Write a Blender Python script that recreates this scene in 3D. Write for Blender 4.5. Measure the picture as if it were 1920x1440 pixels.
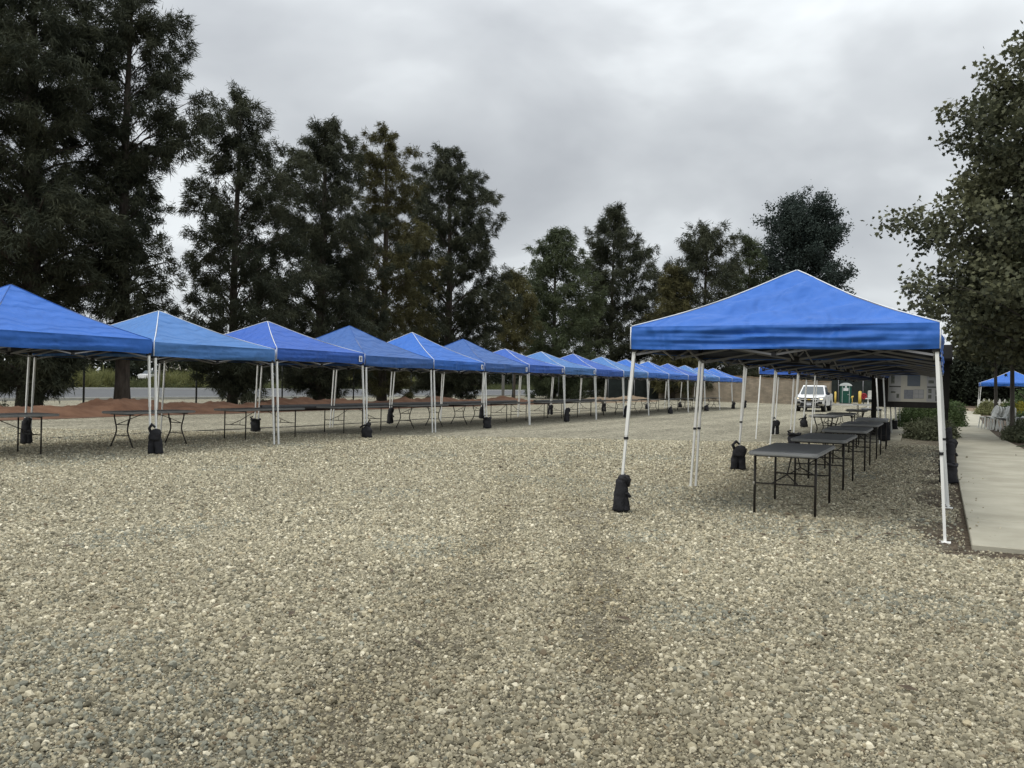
import bpy, bmesh, math, random
import numpy as np
from mathutils import Vector, Matrix, Euler, noise as mnoise
for o in list(bpy.data.objects): bpy.data.objects.remove(o)
S = bpy.context.scene
C = S.collection
PI = math.pi
# ------------------------------------------------------------------ camera
CAMH = 1.453; FPX = 1591.6; YAW = math.radians(27.0); ROLL = math.radians(1.0916)
cy, sy = math.cos(YAW), math.sin(YAW)
F3 = Vector((-sy, cy, 0)); R0 = Vector((cy, sy, 0)); U0 = Vector((0, 0, 1))
R3 = R0*math.cos(ROLL) + U0*math.sin(ROLL); U3 = U0*math.cos(ROLL) - R0*math.sin(ROLL)
cd = bpy.data.cameras.new('camera'); cam = bpy.data.objects.new('camera', cd); C.objects.link(cam)
cam.matrix_world = Matrix(((R3.x, U3.x, -F3.x, 0), (R3.y, U3.y, -F3.y, 0), (R3.z, U3.z, -F3.z, CAMH), (0, 0, 0, 1)))
cd.sensor_width = 36; cd.lens = FPX/1920*36; cd.clip_end = 5000; cd.clip_start = .05
S.camera = cam
S.view_settings.view_transform = 'Standard'; S.view_settings.look = 'None'
S.view_settings.exposure = 0.0; S.view_settings.gamma = 1
# ------------------------------------------------------------------ sky and sun
SUN_EL, SUN_AZ = math.radians(58), math.radians(200)      # azimuth clockwise from +Y
W = bpy.data.worlds.new('World'); S.world = W; W.use_nodes = True
nt = W.node_tree; nt.nodes.clear()
def nn(t, ty, **kw):
    n = t.nodes.new(ty)
    for k, v in kw.items():
        if k.startswith('i_'): n.inputs[k[2:].replace('_', ' ')].default_value = v
        else: setattr(n, k, v)
    return n
tc = nn(nt, 'ShaderNodeTexCoord')
sep = nn(nt, 'ShaderNodeSeparateXYZ'); nt.links.new(tc.outputs['Generated'], sep.inputs[0])
def mth(t, op, a, b=None, c=None, clamp=False):
    n = t.nodes.new('ShaderNodeMath'); n.operation = op; n.use_clamp = clamp
    for i, v in enumerate((a, b, c)):
        if v is None: continue
        if hasattr(v, 'is_output'): t.links.new(v, n.inputs[i])
        else: n.inputs[i].default_value = v
    return n.outputs[0]
mp0 = nn(nt, 'ShaderNodeMapping'); mp0.inputs['Scale'].default_value = (1, 1, 2.1); mp0.inputs['Rotation'].default_value = (.25, .15, .4)
nt.links.new(tc.outputs['Generated'], mp0.inputs[0]); cmb = mp0
n1 = nn(nt, 'ShaderNodeTexNoise', i_Scale=2.7, i_Detail=5.0, i_Roughness=.45, i_Distortion=.25)
nt.links.new(cmb.outputs[0], n1.inputs['Vector'])
r1 = nn(nt, 'ShaderNodeValToRGB'); nt.links.new(n1.outputs[0], r1.inputs[0])
e = r1.color_ramp.elements
e[0].position = .37; e[0].color = (.49, .515, .545, 1); e[1].position = .61; e[1].color = (.88, .92, .94, 1)
m_ = r1.color_ramp.elements.new(.50); m_.color = (.635, .665, .69, 1)
# overcast sky: brighter towards the zenith
lowd = mth(nt, 'SUBTRACT', 1.0, mth(nt, 'MULTIPLY', mth(nt, 'MAXIMUM', sep.outputs[2], 0.0), 3.0), clamp=True)   # pale band low down
up_ = mth(nt, 'POWER', mth(nt, 'MAXIMUM', mth(nt, 'SUBTRACT', sep.outputs[2], .22), 0.0), 1.2)
gr = mth(nt, 'ADD', mth(nt, 'MULTIPLY_ADD', up_, 2.2, .97), mth(nt, 'MULTIPLY', lowd, .10))
vm = nn(nt, 'ShaderNodeVectorMath', operation='SCALE'); nt.links.new(r1.outputs[0], vm.inputs[0]); nt.links.new(gr, vm.inputs['Scale'])
sky = nn(nt, 'ShaderNodeTexSky', sky_type='NISHITA', sun_disc=False, sun_elevation=SUN_EL, sun_rotation=SUN_AZ)
b1 = nn(nt, 'ShaderNodeBackground', i_Strength=.10); nt.links.new(sky.outputs[0], b1.inputs[0])
b2 = nn(nt, 'ShaderNodeBackground', i_Strength=1.0); nt.links.new(vm.outputs[0], b2.inputs[0])
mx = nn(nt, 'ShaderNodeMixShader'); mx.inputs[0].default_value = .94
nt.links.new(b1.outputs[0], mx.inputs[1]); nt.links.new(b2.outputs[0], mx.inputs[2])
wo = nn(nt, 'ShaderNodeOutputWorld'); nt.links.new(mx.outputs[0], wo.inputs[0])
sd = bpy.data.lights.new('sun', 'SUN'); sd.energy = 1.35; sd.angle = math.radians(22); sd.color = (1, .95, .86)
so = bpy.data.objects.new('sun', sd); C.objects.link(so)
so.rotation_euler = Euler((PI/2-SUN_EL, 0, -SUN_AZ+PI), 'XYZ')
S.cycles.max_bounces = 5; S.cycles.diffuse_bounces = 3; S.cycles.transparent_max_bounces = 8

# ------------------------------------------------------------------ materials
def mat(name, col, rough=.8, var=.12, scale=8.0, bump=0.0, bscale=None, metal=0.0, spec=.3, col2=None, stretch=None, emit=None, coord='Object'):
    m = bpy.data.materials.new(name); m.use_nodes = True; t = m.node_tree; t.nodes.clear()
    out = nn(t, 'ShaderNodeOutputMaterial'); p = nn(t, 'ShaderNodeBsdfPrincipled')
    t.links.new(p.outputs[0], out.inputs[0])
    p.inputs['Roughness'].default_value = rough; p.inputs['Metallic'].default_value = metal
    p.inputs['Specular IOR Level'].default_value = spec
    co = nn(t, 'ShaderNodeTexCoord'); v = co.outputs[coord]
    if stretch:
        mp = nn(t, 'ShaderNodeMapping'); mp.inputs['Scale'].default_value = stretch; t.links.new(v, mp.inputs[0]); v = mp.outputs[0]
    no = nn(t, 'ShaderNodeTexNoise', i_Scale=scale, i_Detail=5.0, i_Roughness=.6); t.links.new(v, no.inputs['Vector'])
    r = nn(t, 'ShaderNodeValToRGB'); t.links.new(no.outputs[0], r.inputs[0])
    c2 = col2 or tuple(min(1, c*(1+var)) for c in col); c1 = col if col2 else tuple(c*(1-var) for c in col)
    r.color_ramp.elements[0].position = .33; r.color_ramp.elements[1].position = .67
    r.color_ramp.elements[0].color = (*c1, 1); r.color_ramp.elements[1].color = (*c2, 1)
    t.links.new(r.outputs[0], p.inputs['Base Color'])
    if bump:
        nb = nn(t, 'ShaderNodeTexNoise', i_Scale=bscale or scale*3, i_Detail=4.0); t.links.new(v, nb.inputs['Vector'])
        b = nn(t, 'ShaderNodeBump', i_Strength=bump, i_Distance=.02); t.links.new(nb.outputs[0], b.inputs['Height'])
        t.links.new(b.outputs[0], p.inputs['Normal'])
    if emit:
        p.inputs['Emission Color'].default_value = (*emit[:3], 1); p.inputs['Emission Strength'].default_value = emit[3]
    return m
M = {}
def blue(name, c):
    # woven polyester with soft creases
    m = mat(name, c, .62, .07, 2.0, .7, 4.5, spec=.35)
    t = m.node_tree; p = [n for n in t.nodes if n.type == 'BSDF_PRINCIPLED'][0]
    wv = nn(t, 'ShaderNodeTexWave', i_Scale=1.1, i_Distortion=9.0, i_Detail=3.0); wv.inputs['Detail Scale'].default_value = 1.2
    co = [n for n in t.nodes if n.type == 'TEX_COORD'][0]
    t.links.new(co.outputs['Object'], wv.inputs['Vector'])
    b0 = [n for n in t.nodes if n.type == 'BUMP'][0]
    b = nn(t, 'ShaderNodeBump', i_Strength=.6, i_Distance=.04); t.links.new(wv.outputs[0], b.inputs['Height']); t.links.new(b0.outputs[0], b.inputs['Normal'])
    t.links.new(b.outputs[0], p.inputs['Normal'])
    return m
M['blue_a'] = blue('blue fabric', (.027, .125, .455))
M['blue_b'] = blue('royal blue fabric', (.028, .10, .40))
M['blue_c'] = blue('sun faded blue fabric', (.060, .17, .415))
M['blue_d'] = blue('dull blue fabric', (.036, .107, .32))
M['blue_e'] = blue('bright blue fabric', (.026, .127, .46))
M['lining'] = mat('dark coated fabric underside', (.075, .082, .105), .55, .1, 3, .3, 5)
M['white_trim'] = mat('white binding tape', (.75, .77, .78), .6, .04)
M['blue_trim'] = mat('dark blue binding', (.03, .10, .34), .6, .05)
M['white_steel'] = mat('white painted steel', (.84, .84, .81), .4, .05, 4, spec=.5)
M['grey_steel'] = mat('grey coated steel bars', (.26, .26, .27), .45, .08, 5, spec=.4)
M['black_plastic'] = mat('black plastic', (.02, .02, .022), .5, .15)
M['bag'] = mat('black woven bag cloth', (.020, .020, .023), .8, .35, 9, .6, 14)
M['table_top'] = mat('dark grey moulded plastic', (.29, .295, .295), .5, .07, 5, .12, 90, spec=.35)
M['table_top2'] = mat('light grey moulded plastic', (.30, .30, .29), .55, .07, 5, .12, 90, spec=.35)
M['table_leg'] = mat('brown black painted tube', (.028, .024, .02), .5, .2, 6)
M['patch'] = mat('white printed patch', (.75, .76, .78), .6, .03)
M['ink'] = mat('dark blue print', (.04, .06, .14), .6, .1)
M['bark'] = mat('grey brown bark', (.075, .062, .050), .95, .45, 3, .9, 14, stretch=(3, 3, .5))
M['bark2'] = mat('pale bark', (.10, .09, .075), .9, .4, 3, .6, 12, stretch=(3, 3, .5))
def leafmat(name, c, c2, rough=.75):
    m = mat(name, c, rough, .3, .55, col2=c2, spec=.15)
    t = m.node_tree; p = [n for n in t.nodes if n.type == 'BSDF_PRINCIPLED'][0]
    no = [n for n in t.nodes if n.type == 'TEX_NOISE'][0]; no.inputs['Detail'].default_value = 8; no.inputs['Roughness'].default_value = .75
    tr = nn(t, 'ShaderNodeBsdfTranslucent'); t.links.new([n for n in t.nodes if n.type == 'VALTORGB'][0].outputs[0], tr.inputs[0])
    ms = nn(t, 'ShaderNodeMixShader'); ms.inputs[0].default_value = .2
    t.links.new(p.outputs[0], ms.inputs[1]); t.links.new(tr.outputs[0], ms.inputs[2])
    t.links.new(ms.outputs[0], [n for n in t.nodes if n.type == 'OUTPUT_MATERIAL'][0].inputs[0])
    return m
M['needle'] = leafmat('dark dull needle foliage', (.033, .041, .029), (.076, .080, .046))
M['needle2'] = leafmat('green needle foliage', (0.049, 0.066, 0.037), (0.090, 0.104, 0.052))
M['needle3'] = leafmat('olive needle foliage', (.055, .055, .028), (.125, .115, .048))
M['leaf_blue'] = leafmat('blue green leaves', (0.032, 0.046, 0.040), (0.058, 0.076, 0.064))
M['maple'] = leafmat('mottled broad leaves', (.040, .050, .030), (.165, .165, .090), .6)
M['shrub'] = leafmat('mid green shrub leaves', (0.053, 0.087, 0.036), (0.105, 0.140, 0.056))
M['sage'] = leafmat('grey green rosemary leaves', (0.093, 0.104, 0.063), (0.150, 0.160, 0.098))
M['dryhedge'] = leafmat('yellow green clipped shrub leaves', (.14, .15, .065), (.21, .21, .10))
M['agave'] = leafmat('blue green agave leaves', (.055, .105, .055), (.11, .17, .085), .5)
M['flower'] = leafmat('yellow flowering leaves', (.10, .11, .02), (.34, .28, .03))
M['darkleaf'] = leafmat('dark green leaves', (.020, .026, .018), (.035, .042, .026))  # one dark leaf tone for the far trees and the roadside hedge
M['tussock'] = leafmat('ornamental grass', (.13, .14, .055), (.24, .24, .10))
M['grass'] = leafmat('rough green grass', (.045, .058, .024), (.10, .11, .05))
M['concrete'] = mat('pale concrete', (.31, .29, .225), .85, .09, 1.1, .25, 60, col2=(.445, .42, .335))
M['concrete2'] = mat('white painted kerb', (.5, .5, .47), .8, .1, 2)
M['asphalt'] = mat('worn asphalt', (.10, .103, .107), .9, .12, .6, .3, 60)
M['redsoil'] = mat('red brown soil', (.095, .047, .027), .95, .3, 1.3, .9, 9, col2=(.165, .088, .052))
M['tansoil'] = mat('tan soil', (.17, .125, .085), .95, .3, 1.3, .9, 9, col2=(.24, .18, .12))
M['mulch'] = mat('dark bark mulch', (.045, .033, .024), .95, .4, 6, .9, 30, col2=(.13, .10, .07))
M['pipe'] = mat('black corrugated pipe', (.02, .02, .02), .6, .2, 6)
M['darkwood'] = mat('dark stained timber', (.016, .014, .012), .7, .3, 4, .4, 20, stretch=(1, 1, .2))
M['yellow'] = mat('yellow painted steel', (.62, .44, .10), .5, .08, 4)
M['red'] = mat('red plastic', (.30, .02, .03), .5, .15, 6)
M['green_plastic'] = mat('dark green moulded plastic', (.012, .075, .055), .45, .12, 4)
M['grey_plastic'] = mat('pale grey plastic', (.55, .58, .58), .45, .06, 4)
M['truck_paint'] = mat('white car paint', (.80, .80, .80), .25, .01, 2, spec=.5)
M['glass'] = mat('dark tinted glass', (.06, .075, .085), .08, .05, 2, spec=.6)
M['tyre'] = mat('tyre rubber', (.015, .015, .015), .85, .1, 10)
M['rim'] = mat('grey alloy', (.35, .35, .36), .35, .05, metal=.6)
M['grille'] = mat('black grille', (.012, .012, .013), .4, .2, 20)
M['gold'] = mat('gold emblem', (.55, .38, .10), .35, .05, metal=.4)
M['lampglass'] = mat('lit headlamp lens', (.8, .72, .55), .2, .05, emit=(1, .80, .50, 1.6))
M['lampclear'] = mat('clear headlamp lens', (.24, .25, .25), .15, .1)
M['plate'] = mat('number plate', (.45, .46, .50), .4, .2, 30)
M['white_plastic'] = mat('white moulded plastic', (.66, .67, .64), .5, .04, 4)
M['picket'] = mat('white painted picket', (.62, .62, .58), .7, .06, 5)
M['poster'] = mat('cream poster paper', (.40, .385, .33), .6, .05, 3)
M['poster2'] = mat('grey poster panel', (.32, .32, .315), .6, .05, 3)
M['photo_blue'] = mat('blue photo print', (.05, .075, .13), .6, .5, 30, col2=(.16, .17, .16), coord='Generated')
M['photo_dark'] = mat('dark photo print', (.04, .05, .045), .6, .5, 14, col2=(.17, .17, .14))
M['photo_grey'] = mat('grey map print', (.17, .18, .20), .6, .15, 14)
M['band'] = mat('dark caption band', (.05, .05, .045), .6, .1)
M['building'] = mat('pale rendered wall', (.42, .40, .36), .85, .1, 1)
M['netting'] = mat('dark green fence screen', (.020, .026, .024), .9, .3, 1.5)
M['fencewire'] = mat('weathered fence steel', (.05, .052, .05), .6, .2, 6)
def blockwall():
    m = bpy.data.materials.new('tan split block'); m.use_nodes = True; t = m.node_tree; p = t.nodes['Principled BSDF']
    co = nn(t, 'ShaderNodeTexCoord'); mp = nn(t, 'ShaderNodeMapping'); mp.inputs['Rotation'].default_value = (PI/2, 0, 0)
    t.links.new(co.outputs['Object'], mp.inputs[0])
    br = nn(t, 'ShaderNodeTexBrick', i_Scale=2.2, i_Color1=(.30, .25, .19, 1), i_Color2=(.225, .19, .145, 1), i_Mortar=(.15, .13, .10, 1))
    br.inputs['Mortar Size'].default_value = .018; br.inputs['Row Height'].default_value = .3; br.inputs['Brick Width'].default_value = 1.1; br.inputs['Bias'].default_value = .1
    t.links.new(mp.outputs[0], br.inputs['Vector'])
    no = nn(t, 'ShaderNodeTexNoise', i_Scale=1.4, i_Detail=5.0); t.links.new(co.outputs['Object'], no.inputs['Vector'])
    mr = nn(t, 'ShaderNodeMapRange'); mr.inputs[1].default_value = .3; mr.inputs[2].default_value = .7; mr.inputs[3].default_value = .75; mr.inputs[4].default_value = 1.2
    t.links.new(no.outputs[0], mr.inputs[0])
    v = nn(t, 'ShaderNodeVectorMath', operation='SCALE'); t.links.new(br.outputs[0], v.inputs[0]); t.links.new(mr.outputs[0], v.inputs['Scale'])
    t.links.new(v.outputs[0], p.inputs['Base Color']); p.inputs['Roughness'].default_value = .95
    return m
M['blockwall'] = blockwall()

# ------------------------------------------------------------------ helpers
def tag(o, label=None, cat=None, group=None, kind=None):
    if label: o['label'] = label
    if cat: o['category'] = cat
    if group: o['group'] = group
    if kind: o['kind'] = kind
    return o
def empty(name, loc=(0, 0, 0), rz=0, label=None, cat=None, group=None, scale=1):
    o = bpy.data.objects.new(name, None); C.objects.link(o); o.location = loc; o.rotation_euler = (0, 0, rz)
    o.scale = (scale,)*3 if not isinstance(scale, tuple) else scale; o.empty_display_size = .2
    return tag(o, label, cat, group)
class MB:
    def __init__(s): s.v = []; s.f = []; s.smooth = []; s.mi = {}
    def add(s, vs, fs, sm=False):
        b = len(s.v); s.v += [tuple(v) for v in vs]; s.f += [tuple(b+i for i in f) for f in fs]; s.smooth += [sm]*len(fs); return s
    def box(s, c, d, rz=0, rx=0, ry=0, mi=0):
        if mi: s.mi[len(s.f)] = 6
        hx, hy, hz = d[0]/2, d[1]/2, d[2]/2
        R = Euler((rx, ry, rz)).to_matrix(); c = Vector(c)
        vs = [c + R @ Vector((x*hx, y*hy, z*hz)) for x in (-1, 1) for y in (-1, 1) for z in (-1, 1)]
        return s.add(vs, [(0, 1, 3, 2), (4, 6, 7, 5), (0, 4, 5, 1), (2, 3, 7, 6), (0, 2, 6, 4), (1, 5, 7, 3)])
    def bar(s, a, b, w, h=None, n=4, r2=None):
        a, b = Vector(a), Vector(b); d = (b-a).normalized(); h = h or w
        up = Vector((0, 0, 1)) if abs(d.z) < .95 else Vector((0, 1, 0))
        x = d.cross(up).normalized(); y = d.cross(x).normalized()
        if n == 4: ring = [(w/2, h/2), (-w/2, h/2), (-w/2, -h/2), (w/2, -h/2)]
        else: ring = [(w/2*math.cos(2*PI*i/n), h/2*math.sin(2*PI*i/n)) for i in range(n)]
        k = (r2 if r2 is not None else 1)
        vs = [a + x*p + y*q for p, q in ring] + [b + x*p*k + y*q*k for p, q in ring]
        N = len(ring)
        fs = [(i, (i+1) % N, N+(i+1) % N, N+i) for i in range(N)] + [tuple(range(N))[::-1], tuple(range(N, 2*N))]
        return s.add(vs, fs, n > 6)
    def tube(s, pts, rad, n=8, cap=True):
        pts = [Vector(p) for p in pts]; rad = rad if isinstance(rad, (list, tuple)) else [rad]*len(pts)
        vs = []; pr = None
        for i, p in enumerate(pts):
            d = (pts[min(i+1, len(pts)-1)] - pts[max(i-1, 0)]).normalized()
            x = (pr - d*pr.dot(d)) if pr is not None else d.cross(Vector((0, 0, 1)) if abs(d.z) < .9 else Vector((0, 1, 0)))
            x.normalize(); pr = x; y = d.cross(x)
            vs += [p + (x*math.cos(2*PI*k/n) + y*math.sin(2*PI*k/n))*rad[i] for k in range(n)]
        fs = [(i*n+k, i*n+(k+1) % n, (i+1)*n+(k+1) % n, (i+1)*n+k) for i in range(len(pts)-1) for k in range(n)]
        if cap: fs += [tuple(range(n))[::-1], tuple((len(pts)-1)*n+k for k in range(n))]
        return s.add(vs, fs, True)
    def prism(s, poly, axis, a, b):     # poly: list of 2D; axis 'x' or 'y' or 'z'
        def P(p, t): return {'x': (t, p[0], p[1]), 'y': (p[0], t, p[1]), 'z': (p[0], p[1], t)}[axis]
        n = len(poly); vs = [P(p, a) for p in poly] + [P(p, b) for p in poly]
        return s.add(vs, [(i, (i+1) % n, n+(i+1) % n, n+i) for i in range(n)] + [tuple(range(n))[::-1], tuple(range(n, 2*n))])
    def grid(s, fn, nu, nv, sm=True):
        vs = [fn(i/nu, j/nv) for j in range(nv+1) for i in range(nu+1)]
        return s.add(vs, [(j*(nu+1)+i, j*(nu+1)+i+1, (j+1)*(nu+1)+i+1, (j+1)*(nu+1)+i) for j in range(nv) for i in range(nu)], sm)
    def sphere(s, c, r, nu=12, nv=8, fn=None):
        c = Vector(c); r = r if isinstance(r, (tuple, list)) else (r, r, r)
        def f(u, v):
            t = v*PI; p = Vector((math.sin(t)*math.cos(2*PI*u)*r[0], math.sin(t)*math.sin(2*PI*u)*r[1], -math.cos(t)*r[2]))
            return c + (fn(p) if fn else p)
        return s.grid(f, nu, nv)
    def build(s, name, m, parent=None, bevel=0, seg=2, fix=False, m2=None):
        me = bpy.data.meshes.new(name); me.from_pydata(s.v, [], s.f)
        me.polygons.foreach_set('use_smooth', s.smooth)
        if bevel or fix:
            bm = bmesh.new(); bm.from_mesh(me)
            bmesh.ops.recalc_face_normals(bm, faces=bm.faces)
            if bevel:
                es = [e for e in bm.edges if len(e.link_faces) == 2 and e.calc_face_angle(0) > .5]
                bmesh.ops.bevel(bm, geom=es, offset=bevel, segments=seg, affect='EDGES', clamp_overlap=True)
            bm.to_mesh(me); bm.free()
        me.materials.append(m)
        if m2:
            me.materials.append(m2)
            for a in s.mi:
                for q in range(a, a+6): me.polygons[q].material_index = 1
        o = bpy.data.objects.new(name, me); C.objects.link(o)
        if parent: o.parent = parent
        return o
def children(o): return [c for c in bpy.data.objects if c.parent == o]
KIDS = {}
def copy_tree(o, parent=None):
    c = o.copy(); C.objects.link(c)
    if parent: c.parent = parent
    for ch in children(o): copy_tree(ch, c)
    return c
def npmesh(name, V, k, m, parent=None, smooth=False):
    V = np.asarray(V, dtype=np.float32).reshape(-1, 3); n = len(V)//k
    me = bpy.data.meshes.new(name); me.vertices.add(len(V)); me.vertices.foreach_set('co', V.ravel())
    me.loops.add(n*k); me.loops.foreach_set('vertex_index', np.arange(n*k, dtype=np.int32))
    me.polygons.add(n); me.polygons.foreach_set('loop_start', np.arange(0, n*k, k, dtype=np.int32))
    me.polygons.foreach_set('loop_total', np.full(n, k, dtype=np.int32))
    me.update(calc_edges=True); me.materials.append(m)
    o = bpy.data.objects.new(name, me); C.objects.link(o)
    if parent: o.parent = parent
    return o
def ray(px, py): return F3*FPX + R3*(px-960) + U3*(720-py)
def G(px, py, z=0.0):
    d = ray(px, py); t = (z-CAMH)/d.z; return Vector((d.x*t, d.y*t, z))
def AT(px, py, depth):
    return ray(px, py)*(depth/FPX) + Vector((0, 0, CAMH))
ORD = ['first', 'second', 'third', 'fourth', 'fifth', 'sixth', 'seventh', 'eighth', 'ninth', 'tenth', 'eleventh', 'twelfth', 'thirteenth', 'fourteenth', 'fifteenth', 'sixteenth', 'seventeenth']

# ------------------------------------------------------------------ ground, gravel, path, road
def ground_material():
    m = bpy.data.materials.new('gravel lot'); m.use_nodes = True; t = m.node_tree; p = t.nodes['Principled BSDF']
    p.inputs['Roughness'].default_value = .95; p.inputs['Specular IOR Level'].default_value = .1
    co = nn(t, 'ShaderNodeTexCoord'); O = co.outputs['Object']
    v1 = nn(t, 'ShaderNodeTexVoronoi', i_Scale=30.0); t.links.new(O, v1.inputs['Vector'])
    v2 = nn(t, 'ShaderNodeTexVoronoi', i_Scale=9.0); t.links.new(O, v2.inputs['Vector'])
    sp = nn(t, 'ShaderNodeSeparateColor'); t.links.new(v1.outputs['Color'], sp.inputs[0])
    sp2 = nn(t, 'ShaderNodeSeparateColor'); t.links.new(v2.outputs['Color'], sp2.inputs[0])
    mixv = mth(t, 'ADD', mth(t, 'MULTIPLY', sp.outputs[0], .72), mth(t, 'MULTIPLY', sp2.outputs[0], .28))
    r = nn(t, 'ShaderNodeValToRGB'); t.links.new(mixv, r.inputs[0])
    e = r.color_ramp.elements; e[0].position = .05; e[0].color = (.09, .076, .052, 1); e[1].position = .97; e[1].color = (.57, .53, .405, 1)
    for q, c in ((.3, (.202, .186, .138, 1)), (.6, (.33, .306, .232, 1))):
        k = e.new(q); k.color = c
    nz = nn(t, 'ShaderNodeTexNoise', i_Scale=.22, i_Detail=6.0, i_Roughness=.62); t.links.new(O, nz.inputs['Vector'])
    mr = nn(t, 'ShaderNodeMapRange'); mr.inputs[1].default_value = .3; mr.inputs[2].default_value = .7; mr.inputs[3].default_value = .84; mr.inputs[4].default_value = 1.12
    t.links.new(nz.outputs[0], mr.inputs[0])
    # long shallow wheel ruts that run along the row
    mp = nn(t, 'ShaderNodeMapping'); mp.inputs['Scale'].default_value = (.9, .045, 1); mp.inputs['Rotation'].default_value = (0, 0, .06); t.links.new(O, mp.inputs[0])
    nr = nn(t, 'ShaderNodeTexNoise', i_Scale=1.3, i_Detail=3.0); t.links.new(mp.outputs[0], nr.inputs['Vector'])
    mr2 = nn(t, 'ShaderNodeMapRange'); mr2.inputs[1].default_value = .35; mr2.inputs[2].default_value = .65; mr2.inputs[3].default_value = .86; mr2.inputs[4].default_value = 1.1
    t.links.new(nr.outputs[0], mr2.inputs[0])
    sc = nn(t, 'ShaderNodeVectorMath', operation='SCALE'); t.links.new(r.outputs[0], sc.inputs[0])
    t.links.new(mth(t, 'MULTIPLY', mr.outputs[0], mr2.outputs[0]), sc.inputs['Scale'])
    sx0 = nn(t, 'ShaderNodeSeparateXYZ'); t.links.new(O, sx0.inputs[0]); X0, Y0 = sx0.outputs[0], sx0.outputs[1]
    def line(a_, b_, c_):
        cen = mth(t, 'ADD', mth(t, 'MULTIPLY', mth(t, 'MULTIPLY_ADD', Y0, a_, b_), Y0), c_)
        q = mth(t, 'DIVIDE', mth(t, 'SUBTRACT', X0, cen), mth(t, 'MULTIPLY_ADD', Y0, .02, .25)); q = mth(t, 'MULTIPLY', q, q)
        return mth(t, 'DIVIDE', 1.0, mth(t, 'MULTIPLY_ADD', mth(t, 'MULTIPLY', q, q), 1.0, 1.0))
    wl = mth(t, 'MULTIPLY', mth(t, 'MAXIMUM', line(.004, -.517, .64), line(-.0081, -.307, -1.17)), mth(t, 'MULTIPLY_ADD', Y0, -.07, 1.1, clamp=True))
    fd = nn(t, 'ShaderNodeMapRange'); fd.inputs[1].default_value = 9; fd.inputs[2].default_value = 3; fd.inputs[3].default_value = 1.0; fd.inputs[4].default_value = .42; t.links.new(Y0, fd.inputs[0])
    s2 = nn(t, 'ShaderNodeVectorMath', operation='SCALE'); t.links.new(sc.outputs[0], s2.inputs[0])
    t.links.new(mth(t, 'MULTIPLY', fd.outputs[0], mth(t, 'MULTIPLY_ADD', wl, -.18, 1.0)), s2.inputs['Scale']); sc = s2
    mt = nn(t, 'ShaderNodeMix', data_type='RGBA'); mt.inputs[7].default_value = (.165, .135, .092, 1); t.links.new(sc.outputs[0], mt.inputs[6]); t.links.new(mth(t, 'MULTIPLY', wl, .35), mt.inputs[0])
    # dark leaf mould beside the concrete path
    sx = nn(t, 'ShaderNodeSeparateXYZ'); t.links.new(O, sx.inputs[0])
    nd = nn(t, 'ShaderNodeTexNoise', i_Scale=2.2, i_Detail=5.0); t.links.new(O, nd.inputs['Vector'])
    xx = mth(t, 'ADD', sx.outputs[0], mth(t, 'MULTIPLY', mth(t, 'SUBTRACT', nd.outputs[0], .5), 1.8))
    a1 = nn(t, 'ShaderNodeMapRange'); a1.inputs[1].default_value = -1.1; a1.inputs[2].default_value = .15; t.links.new(xx, a1.inputs[0])
    yy = mth(t, 'ADD', sx.outputs[1], mth(t, 'MULTIPLY', mth(t, 'SUBTRACT', nd.outputs[0], .5), 1.5))
    a2 = nn(t, 'ShaderNodeMapRange'); a2.inputs[1].default_value = 8.0; a2.inputs[2].default_value = 8.6; t.links.new(yy, a2.inputs[0])
    soil = mth(t, 'MULTIPLY', mth(t, 'MULTIPLY', a1.outputs[0], a2.outputs[0]), .92)
    mc = nn(t, 'ShaderNodeMix', data_type='RGBA'); t.links.new(soil, mc.inputs[0]); t.links.new(mt.outputs[2], mc.inputs[6])
    nc = nn(t, 'ShaderNodeTexNoise', i_Scale=14.0, i_Detail=6.0, i_Roughness=.7); t.links.new(O, nc.inputs['Vector'])
    rc = nn(t, 'ShaderNodeValToRGB'); t.links.new(nc.outputs[0], rc.inputs[0])
    rc.color_ramp.elements[0].position = .35; rc.color_ramp.elements[0].color = (.035, .026, .019, 1)
    rc.color_ramp.elements[1].position = .7; rc.color_ramp.elements[1].color = (.13, .098, .072, 1)
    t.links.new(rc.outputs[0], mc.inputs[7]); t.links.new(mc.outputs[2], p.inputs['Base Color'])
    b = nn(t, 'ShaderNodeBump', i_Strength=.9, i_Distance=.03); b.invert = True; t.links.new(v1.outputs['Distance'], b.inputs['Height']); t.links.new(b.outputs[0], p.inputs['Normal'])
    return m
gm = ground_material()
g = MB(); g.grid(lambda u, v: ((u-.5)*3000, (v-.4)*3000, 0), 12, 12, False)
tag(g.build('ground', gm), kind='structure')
# loose stones lying on the ground, as far as single stones can be told apart
rng = np.random.default_rng(5)
def vnoise(x, y, s, seed):
    r = np.random.default_rng(seed); T = r.random((64, 64)); X = x/s; Y = y/s
    i = np.floor(X).astype(int); j = np.floor(Y).astype(int); fx = X-i; fy = Y-j; fx = fx*fx*(3-2*fx); fy = fy*fy*(3-2*fy)
    a = T[i % 64, j % 64]; b = T[(i+1) % 64, j % 64]; c = T[i % 64, (j+1) % 64]; d = T[(i+1) % 64, (j+1) % 64]
    return (a*(1-fx)+b*fx)*(1-fy)+(c*(1-fx)+d*fx)*fy
def track(x, y):
    wob = .9*(vnoise(x, y, .8, 21)-.5)
    t1 = np.exp(-((x+wob*.35-(.004*y*y-.517*y+.64+.06*np.sin(y*2)))/(.20+.02*y))**2); t2 = np.exp(-((x-wob*.4-(-.0081*y*y-.307*y-1.17))/(.24+.02*y))**2)
    return np.maximum(t1, t2*.7)*np.clip(1.3-.075*y, .2, .85)*np.clip(.45+vnoise(x, y, .55, 23)*.8, .3, 1)
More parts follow.
